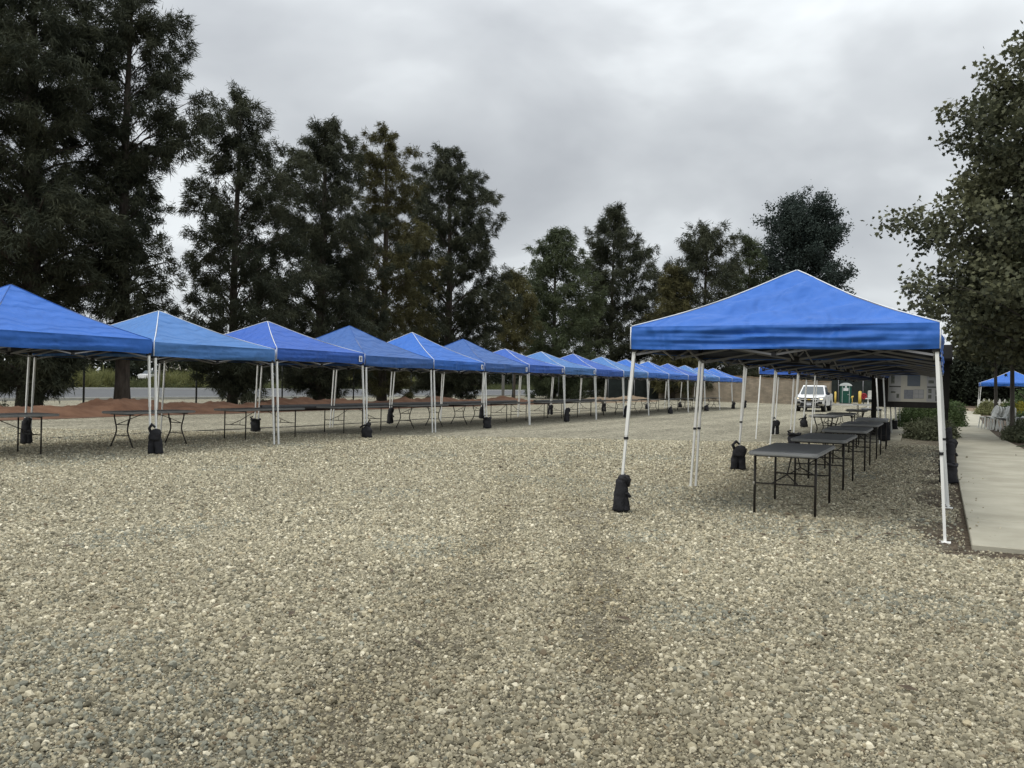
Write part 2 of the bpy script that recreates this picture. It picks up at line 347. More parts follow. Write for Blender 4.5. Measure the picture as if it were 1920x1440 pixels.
def track_old(x, y):      # two worn wheel lines crossing the foreground
    c1 = -1.25 - .05*(y-3) - .004*(y-3)**2; r = 0
    for off in (-.0, -1.55):
        r = np.maximum(r, np.exp(-((x-(c1+off-.25))/.24)**2))
    return r
P_, S_, CL = [], [], []
def stones(d0, d1, dens, size, sd):
    n = int(dens*.67*(d1*d1-d0*d0)*1.0)
    d = np.sqrt(rng.random(n)*(d1*d1-d0*d0)+d0*d0); l = (rng.random(n)*2-1)*.67*d
    x = -sy*d + cy*l; y = cy*d + sy*l
    onp = (x > .24) & (y > 8.97); keep = ~((x > .20) & (y > 8.93)) | (onp & (rng.random(n) < .006*np.exp(-(x-.24)*9)+.0002))
    m = vnoise(x, y, .9, 1)*.5 + vnoise(x, y, .27, 2)*.5
    tr = track(x, y)
    keep &= rng.random(n) < np.clip(1.5-1.05*m-.80*tr, .10, 1)
    keep &= ~((x > -1.0+.75*vnoise(x, y, .9, 27)+.6*vnoise(x, y, .25, 33)+.2*rng.random(n)) & ~onp & (y > 7.9+.6*vnoise(x, y, .5, 28)+.35*vnoise(x, y, .2, 34)+.2*rng.random(n)) & (y < 30) & (rng.random(n) < .94))
    x, y = x[keep], y[keep]; n = len(x)
    s = size*np.exp(rng.normal(0, sd, n))*(1-.25*tr[keep]); s = np.minimum(s, .024)
    P_.append(np.stack([x, y, s*(.1+.5*rng.random(n))+np.where((x > .24) & (y > 8.97), .053, 0)], 1)); S_.append(np.stack([s*rng.uniform(.8, 1.35, n), s*rng.uniform(.65, 1.0, n), s*rng.uniform(.55, 1.0, n)], 1))
    pal = np.array([(.385, .355, .265), (.30, .278, .208), (.215, .20, .150), (.48, .445, .345), (.25, .255, .215), (.23, .19, .135), (.60, .565, .455), (.36, .318, .225)])
    bl = vnoise(x, y, 1.3, 7) > .7
    q = rng.random(n); idx = np.searchsorted(np.cumsum([.28, .25, .17, .13, .025, .035, .05, .06]), q); idx = np.minimum(idx, 7)
    idx = np.where(bl & (rng.random(n) < .25), 4, idx)
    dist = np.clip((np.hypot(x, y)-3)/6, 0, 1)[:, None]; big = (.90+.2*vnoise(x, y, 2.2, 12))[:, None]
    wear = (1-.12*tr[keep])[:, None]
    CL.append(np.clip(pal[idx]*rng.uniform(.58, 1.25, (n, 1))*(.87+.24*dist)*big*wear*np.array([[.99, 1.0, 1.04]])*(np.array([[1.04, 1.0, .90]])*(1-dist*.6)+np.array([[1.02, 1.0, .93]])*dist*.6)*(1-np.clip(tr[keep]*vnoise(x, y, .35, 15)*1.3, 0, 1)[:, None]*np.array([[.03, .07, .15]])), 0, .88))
stones(2.6, 5.2, 14000, .0055, .50)
stones(5.2, 8.5, 8000, .0068, .46)
stones(8.5, 14, 3300, .0095, .38)
stones(14, 23, 700, .015, .3)
P_ = np.concatenate(P_); S_ = np.concatenate(S_); CL = np.concatenate(CL); N = len(P_)
print('stones', N)
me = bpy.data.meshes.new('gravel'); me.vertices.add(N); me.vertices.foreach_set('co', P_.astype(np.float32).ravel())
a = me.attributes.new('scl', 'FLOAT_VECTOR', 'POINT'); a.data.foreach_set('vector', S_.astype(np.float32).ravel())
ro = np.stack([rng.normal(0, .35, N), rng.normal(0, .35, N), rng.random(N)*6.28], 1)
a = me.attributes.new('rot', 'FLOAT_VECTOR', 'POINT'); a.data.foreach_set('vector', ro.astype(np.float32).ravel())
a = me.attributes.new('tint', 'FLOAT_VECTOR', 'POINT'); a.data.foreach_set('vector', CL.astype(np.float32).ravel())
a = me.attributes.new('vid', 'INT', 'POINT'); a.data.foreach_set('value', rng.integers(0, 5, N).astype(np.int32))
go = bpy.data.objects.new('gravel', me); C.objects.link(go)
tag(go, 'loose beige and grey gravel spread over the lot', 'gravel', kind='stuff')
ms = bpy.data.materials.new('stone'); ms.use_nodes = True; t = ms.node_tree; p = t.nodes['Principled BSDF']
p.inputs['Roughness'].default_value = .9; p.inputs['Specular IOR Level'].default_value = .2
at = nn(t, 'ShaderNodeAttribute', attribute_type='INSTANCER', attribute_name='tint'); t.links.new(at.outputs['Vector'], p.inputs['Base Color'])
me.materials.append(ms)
ng = bpy.data.node_groups.new('scatter stones', 'GeometryNodeTree')
ng.interface.new_socket('Geometry', in_out='INPUT', socket_type='NodeSocketGeometry'); ng.interface.new_socket('Geometry', in_out='OUTPUT', socket_type='NodeSocketGeometry')
gi = ng.nodes.new('NodeGroupInput'); gout = ng.nodes.new('NodeGroupOutput')
g2i = []
for k in range(5):
    ic = ng.nodes.new('GeometryNodeMeshIcoSphere'); ic.inputs['Radius'].default_value = 1; ic.inputs['Subdivisions'].default_value = 1
    nz = ng.nodes.new('ShaderNodeTexNoise'); nz.noise_dimensions = '4D'; nz.inputs['W'].default_value = k*7.3; nz.inputs['Scale'].default_value = 1.3; nz.inputs['Detail'].default_value = 1
    vs = ng.nodes.new('ShaderNodeVectorMath'); vs.operation = 'SUBTRACT'; vs.inputs[1].default_value = (.5, .5, .5); ng.links.new(nz.outputs['Color'], vs.inputs[0])
    v3 = ng.nodes.new('ShaderNodeVectorMath'); v3.operation = 'SCALE'; v3.inputs['Scale'].default_value = 1.7; ng.links.new(vs.outputs[0], v3.inputs[0])
    sp = ng.nodes.new('GeometryNodeSetPosition'); ng.links.new(ic.outputs[0], sp.inputs[0]); ng.links.new(v3.outputs[0], sp.inputs['Offset'])
    sm = ng.nodes.new('GeometryNodeSetMaterial'); sm.inputs['Material'].default_value = ms; ng.links.new(sp.outputs[0], sm.inputs[0])
    gt = ng.nodes.new('GeometryNodeGeometryToInstance'); ng.links.new(sm.outputs[0], gt.inputs[0]); g2i.append(gt)
jn = ng.nodes.new('GeometryNodeJoinGeometry')
for gt in g2i: ng.links.new(gt.outputs[0], jn.inputs[0])
iop = ng.nodes.new('GeometryNodeInstanceOnPoints'); iop.inputs['Pick Instance'].default_value = True
ng.links.new(gi.outputs[0], iop.inputs['Points']); ng.links.new(jn.outputs[0], iop.inputs['Instance'])
for nm, ty, so_ in (('scl', 'FLOAT_VECTOR', 'Scale'), ('rot', 'FLOAT_VECTOR', 'Rotation'), ('vid', 'INT', 'Instance Index')):
    na = ng.nodes.new('GeometryNodeInputNamedAttribute'); na.data_type = ty; na.inputs[0].default_value = nm
    ng.links.new(na.outputs[0], iop.inputs[so_])
ng.links.new(iop.outputs[0], gout.inputs[0])
md = go.modifiers.new('scatter', 'NODES'); md.node_group = ng

# concrete path: slabs with open joints, standing proud of the gravel
PL = [(8.95, .25), (16, .22), (30, .32), (41, .46), (52, .85), (62, 1.1), (74, 1.32)]
PR = [(8.95, 2.35), (16, 2.2), (25, 1.84), (32, 1.55), (41, 1.56), (52, 1.75), (62, 2.1), (74, 2.25)]
def ip(T, y): return float(np.interp(y, [a for a, b in T], [b for a, b in T]))
g = MB(); y = 8.95
while y < 73.5:
    y2 = min(y+(1.85 if y < 9 else 3.0), 74); a, b = y, y2-.055
    g.prism([(ip(PL, a), a), (ip(PR, a), a), (ip(PR, b), b), (ip(PL, b), b)], 'z', -.05, .05); y = y2
tag(g.build('path', M['concrete'], bevel=.008, seg=1), kind='structure')
g = MB(); g.add([(ip(PL, y_)+.01, y_, .012) for y_ in (9.0, 30, 41, 73.9)]+[(ip(PR, y_)-.01, y_, .012) for y_ in (73.9, 41, 30, 9.0)], [tuple(range(8))])
tag(g.build('path_bedding', M['mulch']), kind='structure')
g = MB(); g.prism([(-1.62, 26.9), (-1.1, 27.2), (-1.35, 37.3), (-1.68, 37.0)], 'z', -.03, .06)
g.prism([(-2.3, 26.7), (-1.62, 26.7), (-1.65, 27.6), (-2.1, 27.6)], 'z', -.03, .045)
tag(g.build('kerb_strip', M['concrete'], bevel=.005, seg=1), kind='structure')
# far plaza
g = MB(); g.add([(-.5, 74, .02), (14, 71, .02), (16, 92, .02), (-1, 90, .02)], [(0, 1, 2, 3)])
tag(g.build('plaza', M['tansoil']), kind='structure')
# planting bed right of the path
g = MB(); g.prism([(2.4, 9), (9, 9), (14, 71), (2.3, 71), (2.1, 62), (1.78, 52), (1.58, 41), (1.58, 32), (1.88, 25), (2.24, 16)], 'z', -.04, .02)
tag(g.build('planting_bed', M['mulch']), kind='structure')
# road beyond the trees
g = MB(); g.add([(-46, -60, .006), (-46, 330, .006), (-84, 330, .006), (-84, -60, .006)], [(0, 1, 2, 3)]); tag(g.build('road', M['asphalt']), kind='structure')
g = MB(); g.box((-54, 120, .011), (.12, 400, .002)); tag(g.build('road_line', M['concrete2']), kind='structure')
g = MB(); g.box((-84.2, 135, .09), (.35, 390, .2)); g.box((-45.8, 135, .08), (.3, 390, .16)); tag(g.build('kerb', M['concrete2']), kind='structure')
# soil berm along the back of the left row
def berm(name, y0, y1, x0, x1, H, m, seed, nv):
    r = random.Random(seed); ph = [r.uniform(0, 6) for _ in range(6)]
    def f(u, v):
        y = y0+(y1-y0)*v
        h = H*(.72+.2*math.sin(y*.55+ph[0])+.12*math.sin(y*1.3+ph[1])+.07*math.sin(y*3.1+ph[2]))*min(1, 5*v+.1, 5*(1-v)+.1)
        w = math.sin(PI*u)**.8; x = x0+(x1-x0)*u+.3*math.sin(y*.8+ph[3])
        n = (math.sin(x*7+y*3.3+ph[4])*math.sin(y*6.1-x*2)*.02+mnoise.noise(Vector((x*1.6, y*1.2, 3)))*.16+mnoise.noise(Vector((x*5, y*4, 7)))*.07)*w
        return (x, y, max(-.05, h*w+n-.02))
    g = MB(); g.grid(f, 26, nv*2); return tag(g.build(name, m), kind='structure')
berm('soil_berm', 2, 66, -27.3, -31.0, .54, M['redsoil'], 3, 260)
berm('soil_berm', 67.5, 84, -25.2, -29.5, .5, M['tansoil'], 4, 60)
g = MB(); g.grid(lambda u, v: (-27.6+1.2*u+.25*math.sin(v*37), 5+58*v, .012), 3, 60); tag(g.build('soil_strip', M['redsoil']), kind='structure')

# ------------------------------------------------------------------ canopies
rnd = random.Random(11)
def pole(g, a, b, w1, w2, split):
    a, b = Vector(a), Vector(b); m = a.lerp(b, split)
    g.bar(m, b, w1); g.bar(a, m, w2)
def canopy(name, label, cx, y0, y1, xw, He, Vd, Pk, fab, trim, feet=None, patch=False, near=False, group=None, tops=None, back=False):
    """centre x cx, from y0 to y1, width xw across"""
    r = random.Random(hash(name+str(round(y0*10))) % 9999 if False else int(y0*17+cx*3+500))
    yc = (y0+y1)/2; root = empty(name, (cx, yc, 0), 0, label, 'canopy', group)
    hx, hy = xw/2, (y1-y0)/2; ze = He+Vd
    cor = [(-hx, -hy), (hx, -hy), (hx, hy), (-hx, hy)]
    peak = Vector((0, 0, Pk)); ph = [r.uniform(0, 6.28) for _ in range(12)]
    sd_ = Vector((r.uniform(0, 50), r.uniform(0, 50), 0)); AM = 1.0 if near else .75
    def crease(x, y, i):
        q = Vector((x, y, i*9.0))+sd_
        a = mnoise.noise(Vector((q.x*1.1+q.y*.9, (q.y-q.x)*3.2, q.z)))*.048 + mnoise.noise(Vector((q.x*2.4, q.y*5.5, q.z+4)))*.024
        return (a + abs(mnoise.noise(Vector((q.x*3.1+q.y*2, (q.y-q.x*.6)*6, q.z+8))))*.026)*AM
    def roofpt(i, u, v, off=0):
        a, b = Vector((*cor[i], ze)), Vector((*cor[(i+1) % 4], ze))
        e = a.lerp(b, u); p = e.lerp(peak, v)
        edge = math.sin(PI*u)
        p.z -= .055*math.sin(PI*min(1, v*1.05))*(1-.0*edge) + .035*edge*(1-v)*math.sin(PI*v*.9)
        k_ = min(1, v*7)
        if v < .82: p.z += k_*(.010 if not near else .008)*edge*math.sin(9*v+5*u+ph[i])*(1-v) + k_*.006*edge*math.sin(23*v-11*u+ph[i+4])
        p.z += crease((u-.5)*3*(1-v), v*1.6, i)*min(1, v*9)*min(1, (1-v)*6)*min(1, edge*3)
        if off: p.z -= off
        return p
    nu = 56 if near else 16; nv = 36 if near else 10
    g = MB()
    for i in range(4): g.grid(lambda u, v: roofpt(i, u, v*.999), nu, nv)
    g.build('roof_fabric', M[fab], root)
    g = MB()
    for i in range(4): g.grid(lambda u, v: roofpt(i, u*.98+.01, v*.99, .012), nu, nv)
    g.build('roof_lining', M['lining'], root)
    def valpt(i, u, v):
        a, b = Vector((*cor[i], 0)), Vector((*cor[(i+1) % 4], 0)); p = a.lerp(b, u)
        n = Vector(((b-a).y, -(b-a).x, 0)).normalized(); ed = math.sin(PI*u)**.5
        o = .012*math.sin(PI*v) + ed*(.014*math.sin(6*v+4*u+ph[i])+.014*math.sin(15*v+6*u*math.sin(ph[i])+ph[i+4])+.006*math.sin(31*v-9*u+ph[i+1]))
        o += ed*(mnoise.noise(Vector((u*5.0+sd_.x, v*3.2+u*2, i*3.3)))*.032+mnoise.noise(Vector((u*11+sd_.y, v*7, i*5.1)))*.012)*AM
        o *= min(1, 4*v)
        p += n*o; p.z = ze - Vd*v + ed*v*.010*math.sin(7*u+ph[i+2]) - .02*v*math.sin(PI*u)*(r_s)
        return p
    r_s = r.uniform(-.5, .8)
    g = MB()
    for i in range(4): g.grid(lambda u, v: valpt(i, u, v), 60 if near else 20, 18 if near else 7)
    g.build('valance', M[fab], root)
    g = MB()
    for i in range(4):
        def inn(u, v):
            p = valpt(i, u*.994+.003, .04+.93*v); a, b = Vector((*cor[i], 0)), Vector((*cor[(i+1) % 4], 0)); return p - Vector(((b-a).y, -(b-a).x, 0)).normalized()*.012
        g.grid(inn, 60 if near else 20, 18 if near else 7)
    g.build('valance_lining', M['lining'], root)
    # binding on hips and corners
    g = MB(); tm = M['white_trim'] if trim else M['blue_trim']; w = .014 if trim else .012
    if near: w = .013
    for i in range(4):
        pts = [roofpt(i, 0, v)+Vector((0, 0, .006)) for v in [k/12*.995 for k in range(13)]]
        g.tube(pts, w*.55, 6)
        c = Vector((*cor[i], 0)); q = c*1.004
        g.tube([(q.x, q.y, ze), (q.x, q.y, He)], w*.55, 6)
    g.build('edge_binding', tm, root)
    # legs
    ft = feet or [(-hx-.08, -hy-.0), (hx+.08, -hy), (hx+.08, hy), (-hx-.08, hy)]
    for i, (fx, fy) in enumerate(ft):
        if feet: fx -= cx; fy -= yc
        tin = r.uniform(.03, .07) if not near else .05
        tx = cor[i][0]*(1-.03/hx); ty = cor[i][1]*(1-tin/hy)
        if not feet: fy = cor[i][1]*(1-.012/hy) if i in (0, 1) else cor[i][1]*(1-.025/hy); fx += r.uniform(-.03, .03)
        g = MB(); pole(g, (fx, fy, .0), (tx, ty, He+.12), .034, .027, r.uniform(.40, .46))
        lg = g.build('leg', M['white_steel'], root)
        if near:
            g = MB(); m = Vector((fx, fy, 0)).lerp(Vector((tx, ty, He+.12)), .43)
            g.box(m, (.042, .042, .03)); g.build('collar', M['black_plastic'], lg)
            g = MB(); g.box((fx, fy, .006), (.10, .10, .008)); g.build('foot_plate', M['white_steel'], lg)
        g = MB(); g.box((tx, ty, He+.07), (.064, .064, .20)); g.build('corner_bracket', M['black_plastic'], root)
    # scissor trusses
    zt, zb = He+.20, He-.06
    def truss(a, b, nx, g):
        a, b = Vector(a), Vector(b)
        for j in range(nx):
            p, q = a.lerp(b, j/nx), a.lerp(b, (j+1)/nx); m = p.lerp(q, .5)
            for s_ in (0, 1):
                zA = zt if s_ == 0 else zb; zB = zb if s_ == 0 else zt
                off = Vector((0, .012*(1 if s_ else -1), 0)) if abs((b-a).x) > abs((b-a).y) else Vector((.012*(1 if s_ else -1), 0, 0))
                g.bar((p.x+off.x, p.y+off.y, zA), (q.x+off.x, q.y+off.y, zB), .012, .022)
            g.box((m.x, m.y, (zt+zb)/2), (.035, .035, .035), mi=1)
            if j: g.box((p.x, p.y, zb), (.045, .045, .045), mi=1); g.box((p.x, p.y, zt), (.045, .045, .045), mi=1)
    ins = .05
    cs = [(c[0]*(1-ins/hx), c[1]*(1-ins/hy), 0) for c in cor]
    for i in range(4):
        g = MB(); truss(cs[i], cs[(i+1) % 4], 2, g); g.build('side_truss', M['grey_steel'], root, m2=M['black_plastic'])
    g = MB()
    for i in range(4):
        m = Vector(cs[i]).lerp(Vector(cs[(i+1) % 4]), .5); truss(m, m*.03, 1, g)
    g.bar((0, 0, zb), (0, 0, Pk-.04), .035); g.box((0, 0, zb), (.09, .09, .07), mi=1); g.box((0, 0, zt), (.09, .09, .07), mi=1)
    for c in cs: g.bar((c[0], c[1], ze-.02), (0, 0, Pk-.07), .02)
    g.build('centre_truss', M['grey_steel'], root, m2=M['black_plastic'])
    if patch:
        g = MB(); g.box((hx+.032, hy-.20, He+.13), (.006, .13, .15)); pt = g.build('label_patch', M['patch'], root)
        g = MB(); q = (hx+.037, hy-.20, He+.13)
        g.prism([(q[1]-.02, q[2]-.05), (q[1]+.035, q[2]-.05), (q[1]+.02, q[2]-.01), (q[1]+.035, q[2]+.03), (q[1]-.005, q[2]+.055), (q[1]-.035, q[2]+.02), (q[1]-.02, q[2]-.01)], 'x', q[0]-.002, q[0]+.001)
        g.build('emblem', M['ink'], pt)
    return root
B_ = [7.95, 11.17, 14.47, 17.75, 21.02, 24.14, 27.4, 30.6, 33.95, 37.5, 41.12, 44.75, 48.65, 52.5, 56.3, 60.1, 63.9]
LOOK = [('blue_a', 0, 0, 3.08, 'bright blue'), ('blue_c', 1, 0, 2.88, 'faded pale blue'),
        ('blue_b', 1, 1, 2.90, 'royal blue'), ('blue_d', 0, 0, 3.02, 'dull blue'),
        ('blue_e', 1, 1, 3.03, 'bright blue'), ('blue_d', 0, 1, 3.0, 'dull blue'),
        ('blue_b', 1, 1, 2.8, 'royal blue'), ('blue_c', 1, 1, 2.83, 'lighter blue')]
for k in range(16):
    fab, tr, pa, pk, ds = LOOK[k] if k < 8 else (['blue_b', 'blue_c', 'blue_e', 'blue_a'][k % 4], 1, 0, 2.88, 'mid blue')
    if k == 15: ds = 'mid blue'
    canopy('canopy', f'{ORD[k]} canopy of the long left row from its near end, {ds}', -15.1, B_[k]+.03, B_[k+1]-.03, 3.6,
           1.89 if k not in (1, 3, 4, 5) else 1.85, .27, pk, fab, tr, None, pa, False, 'blue pop up canopies in the long left row')
RT = [9.15, 12.22, 15.28, 18.33, 21.40, 24.46]
RL = ['front canopy of the right row, bright blue, nearest to the camera', 'second canopy of the right row, right behind the front one', 'third canopy of the right row, with its bags hanging by the path',
      'fourth canopy of the right row, seen from below beyond the third', 'last canopy of the right row, over the farthest table beside the timber sign']
for k in range(5):
    a, b = RT[k], RT[k+1]
    feet = [(-3.27, a+.06), (.04, a+.02), (.06, b-.10), (-3.25, b-.0)]
    if k == 0: feet = [(-3.32, 9.30), (.03, 9.21), (.07, 11.98), (-3.28, 12.24)]
    if k == 1: feet[0] = (-3.235, 12.36)
    canopy('canopy', RL[k], -1.61, a+.03, b-.03, 3.12, 1.875, .252, 2.89, 'blue_a' if k != 2 else 'blue_b', 1, feet, False, k < 2, 'blue pop up canopies in the right row')
for k in range(4):
    a, b = [(25.0, 28.1), (28.1, 31.2), (31.2, 34.3), (34.3, 37.4)][k]
    canopy('canopy', ['nearest', 'second', 'third', 'farthest'][k] + ' canopy of the short row behind the right row, before the pickup', -3.2, a+.03, b-.03, 3.12, 1.88, .25, 2.85, 'blue_b', 1, None, False, False, 'blue pop up canopies of the short row behind')
canopy('canopy', 'lone blue canopy by the white picket fence beyond the plastic chairs', 4.15, 66.0, 69.6, 3.9, 1.93, .25, 3.05, 'blue_a', 1)
canopy('canopy', 'small distant blue canopy beside the dark sign post', -4.6, 78, 81, 1.6, 2.05, .4, 2.75, 'blue_b', 0)

# ------------------------------------------------------------------ folding tables
def make_table(L, wish, topm, loc=(0, 0, 0)):
    root = empty('folding_table', loc)
    Wd = .76; g = MB()
    g.prism([(-Wd/2+.05, -L/2), (Wd/2-.05, -L/2), (Wd/2, -L/2+.05), (Wd/2, L/2-.05), (Wd/2-.05, L/2), (-Wd/2+.05, L/2), (-Wd/2, L/2-.05), (-Wd/2, -L/2+.05)], 'z', .695, .74)
    g.build('tabletop', M[topm], root, bevel=.012)
    yl = L/2 - (.23 if L < 2 else .36)
    for s in (-1, 1):
        for x in (-1, 1):
            g = MB(); y = s*yl
            if wish: pts = [(x*.24, y, .695), (x*.23, y, .60), (x*.17, y, .42), (x*.165, y, .34), (x*.20, y, .25), (x*.33, y, .015)]
            else: pts = [(x*.335, y, .695), (x*.335, y, .012)]
            g.tube(pts, .0145, 8); lg = g.build('leg', M['table_leg'], root)
        g = MB()
        if wish: g.tube([(-.175, y, .47), (.175, y, .47)], .010, 6); g.tube([(-.20, y, .25), (.20, y, .25)], .010, 6)
        else: g.tube([(-.335, y, .36), (.335, y, .36)], .010, 6)
        g.tube([(-.34, y, .68), (.34, y, .68)], .012, 6)
        g.build('crossbar', M['table_leg'], root)
        g = MB(); zc = .47 if wish else .36
        g.tube([(0, s*.16, .685), (0, y-s*.16, zc+.10), (-.15, y, zc)], .008, 6); g.tube([(0, y-s*.16, zc+.10), (.15, y, zc)], .008, 6)
        g.tube([(-.08, s*.14, .688), (.08, s*.14, .688)], .009, 6)
        g.build('brace', M['table_leg'], root)
    return root
protos = {}
def table(loc, L=1.83, wish=False, top='table_top', label='', group='', rz=0):
    key = (L, wish, top)
    if key not in protos: o = protos[key] = make_table(L, wish, top)
    else: o = copy_tree(protos[key])
    o.location = loc; o.rotation_euler.z = rz
    return tag(o, label, 'folding table', group)
LT = [(9.05, 0, 2.44), (12.53, 1, 1.83), (15.85, 0, 2.44), (19.57, 0, 2.44), (22.95, 1, 2.44), (26.2, 1, 1.83), (29.3, 0, 2.44), (32.6, 0, 2.44), (36.0, 0, 2.44), (39.4, 0, 2.44), (42.9, 1, 2.44), (46.7, 1, 1.83), (50.6, 0, 2.44), (54.4, 1, 1.83), (58.2, 0, 2.44), (62.0, 1, 1.83)]
for k, (y, w, L) in enumerate(LT):
    table((-15.0+rnd.uniform(-.05, .05), y, 0), L, bool(w), 'table_top2', f'grey folding table on {"curved" if w else "straight"} legs under the {ORD[k]} canopy of the left row', 'folding tables under the left row', rnd.uniform(-.02, .02))
for k, y in enumerate([10.78, 13.83, 17.07, 20.22, 23.4]):
    table((-1.62+rnd.uniform(-.02, .03), y, 0), 1.83, False, 'table_top', ['nearest charcoal folding table of the right row, over bare gravel', 'second charcoal folding table of the right row from the camera', 'third and middle charcoal folding table of the right row', 'fourth charcoal folding table of the right row', 'farthest charcoal folding table of the right row, before the timber sign post'][k], 'folding tables under the right row', rnd.uniform(-.01, .01)+(.0 if k != 4 else .05))
for k, (x, y, w) in enumerate([(-3.0, 25.8, 1), (-2.85, 28.3, 0), (-2.9, 34.2, 1), (-2.6, 36.9, 0)]):
    table((x, y, 0), 1.83, bool(w), 'table_top2', ['nearest folding table of the short row behind, with curved legs', 'second folding table of the short row behind, with straight legs', 'third folding table of the short row behind, before the green toilet', 'farthest folding table of the short row behind'][k], 'folding tables under the short row behind', .03*k)
table((-1.5, 47, 0), 1.83, True, 'table_top2', 'folding table far behind the timber sign, left of the white pole', 'folding tables far behind the sign', PI/2)
table((-3.4, 48.5, 0), 1.83, False, 'table_top2', 'folding table far behind the timber sign post, set crosswise', 'folding tables far behind the sign', PI/2)

g = MB(); g.tube([(-1.62-.335, 10.78-.685, .34), (-1.62-.335, 10.78-.685, .375)], .018, 8); tag(g.build('tape_strip', M['poster']), 'cream tape wound round the front left leg of the nearest table', 'tape')
# ------------------------------------------------------------------ weight bags
def blob(g, c, rx, ry, h, seed, lean=(0, 0), top=.35, n=14):
    r = random.Random(seed); ph = [r.uniform(0, 6) for _ in range(5)]
    def f(u, v):
        a = 2*PI*u; z = v*h
        prof = min(1, (v/.06)**.5 if v < .06 else 1)*(1-(1-top)*max(0, (v-.55)/.45)**1.6)
        if v > .97: prof *= max(0.02, (1-v)/.03)
        w = 1+.07*math.sin(3*a+ph[0]+4*v)+.05*math.sin(5*a+ph[1])*math.sin(9*v+ph[2])+.06*math.sin(11*v+2*a+ph[3])
        ca, sa = math.cos(a), math.sin(a); k = (abs(ca)**2.6+abs(sa)**2.6)**(-1/2.6)
        return (c[0]+rx*ca*k*prof*w+lean[0]*v, c[1]+ry*sa*k*prof*w+lean[1]*v, c[2]+z)
    g.grid(f, n, 14)
def make_bag(kind):
    root = empty('weight_bag'); g = MB(); s = MB()
    if kind == 0:      # two joined lobes astride the leg, knotted flap on top
        blob(g, (-.075, 0, 0), .07, .085, .40, 1, (.03, 0), .6); blob(g, (.075, .01, 0), .07, .085, .40, 2, (-.03, 0), .6)
        blob(g, (.0, -.055, .28), .12, .05, .24, 3, (.05, 0), .45)
        s.tube([(-.05, -.05, .40), (-.10, -.06, .52), (-.04, -.07, .60), (.02, -.05, .54)], [.03, .03, .034, .02], 8)
        s.tube([(.05, -.06, .48), (.14, -.05, .44), (.10, -.05, .36)], [.03, .022, .02], 8)
    elif kind == 1:    # squat single bag gathered at the neck
        blob(g, (0, -.03, 0), .14, .12, .34, 4, (0, 0), .35); blob(g, (0.01, -.03, .28), .07, .06, .15, 5, (.04, 0), .5)
        s.tube([(.0, -.05, .36), (-.12, -.07, .33), (-.19, -.06, .28)], [.025, .02, .022], 8)
        s.tube([(.03, -.04, .40), (.07, -.04, .50), (.10, -.03, .47)], [.02, .02, .014], 8)
    elif kind == 2:    # tall narrow bag strapped upright
        blob(g, (-.01, -.05, 0), .095, .09, .56, 6, (.045, 0), .78)
        blob(g, (.09, -.02, .02), .055, .07, .36, 8, (-.03, 0), .5)
        s.tube([(.03, -.09, .50), (.09, -.10, .585), (.14, -.08, .53), (.12, -.06, .42)], [.03, .035, .035, .025], 8)
        s.tube([(.06, -.08, .31), (.13, -.08, .31), (.165, -.08, .255)], [.022, .024, .022], 8)
        blob(s, (.04, -.06, .47), .085, .07, .13, 9, (.03, 0), .7)
    else:              # low bucket shaped bag with a drawn rim
        blob(g, (0, -.03, 0), .135, .12, .37, 7, (0, 0), .78)
        s.tube([(.13*math.cos(a*PI/5), -.03+.12*math.sin(a*PI/5), .355+.02*math.sin(a*2)) for a in range(11)], .026, 8)
        s.tube([(-.10, -.08, .36), (-.15, -.10, .42), (-.08, -.12, .44)], [.02, .02, .02], 8)
    g.build('sack', M['bag'], root); s.build('handle_strap', M['bag'], root)
    return root
bags = {}
nb = 0
def bag(x, y, kind, label, group, rz=0, sc=1.0):
    if kind not in bags: o = bags[kind] = make_bag(kind)
    else: o = copy_tree(bags[kind])
    o.location = (x, y, 0); o.rotation_euler.z = rz; o.scale = sc if isinstance(sc, tuple) else (sc,)*3
    return tag(o, label, 'weight bag', group)
FB = [(1, 0), (3, 1), (5, 3), (7, 2), (9, 2), (11, 1), (13, 1), (15, 0), (16, 2)]
for k, kd in FB:
    w = f'between the {ORD[k-1]} and {ORD[k]} canopies' if k < 16 else 'at the far end of the'
    bag(-13.18, B_[k], kd, f'black weight bag on the front leg {w} left row', 'weight bags on the front legs of the left row', YAW+rnd.uniform(-.3, .3), .95)
for k, kd in [(1, 2), (3, 3), (5, 2), (7, 2), (9, 0), (11, 0), (13, 1), (15, 1)]:
    bag(-17.0, B_[k], kd, f'black weight bag on the back leg between the {ORD[k-1]} and {ORD[k]} canopies, left row', 'weight bags on the back legs of the left row', YAW+rnd.uniform(-.4, .4), .95)
bag(-3.30, 9.28, 2, 'tall black weight bag strapped to the near left leg of the front right canopy', 'weight bags of the right row', .1, (.80, .85, .74))
bag(-3.24, 15.25, 0, 'two lobed black weight bag left of the second right hand table', 'weight bags of the right row', .2, (.95, .95, .86))
bag(-3.22, 21.42, 3, 'black weight bag partly hidden behind the second right hand tabletop', 'weight bags of the right row', .2, 1.05)
bag(-4.82, 28.1, 0, 'black weight bag on the left side of the short row behind, near the pickup', 'weight bags of the short row', .3, (.95, .95, .9))
bag(-4.82, 34.3, 1, 'black weight bag farther back on the left of the short row behind', 'weight bags of the short row', .3, 1.0)
bag(-1.66, 34.3, 3, 'black weight bag on the right side of the short row behind', 'weight bags of the short row', .3, 1.0)
for k, (y, kd) in enumerate([(15.2, 3), (18.3, 2), (21.35, 3), (24.4, 2)]):
    bag(.07, y, kd, ['nearest', 'second', 'third', 'farthest'][k] + ' black weight bag of the line beside the concrete path', 'weight bags beside the path', .2+.5*k, (.95, .95, .85+.08*(k % 2)))
o = MB(); blob(o, (0, 0, .12), .14, .11, .52, 21, (0, 0), .8)
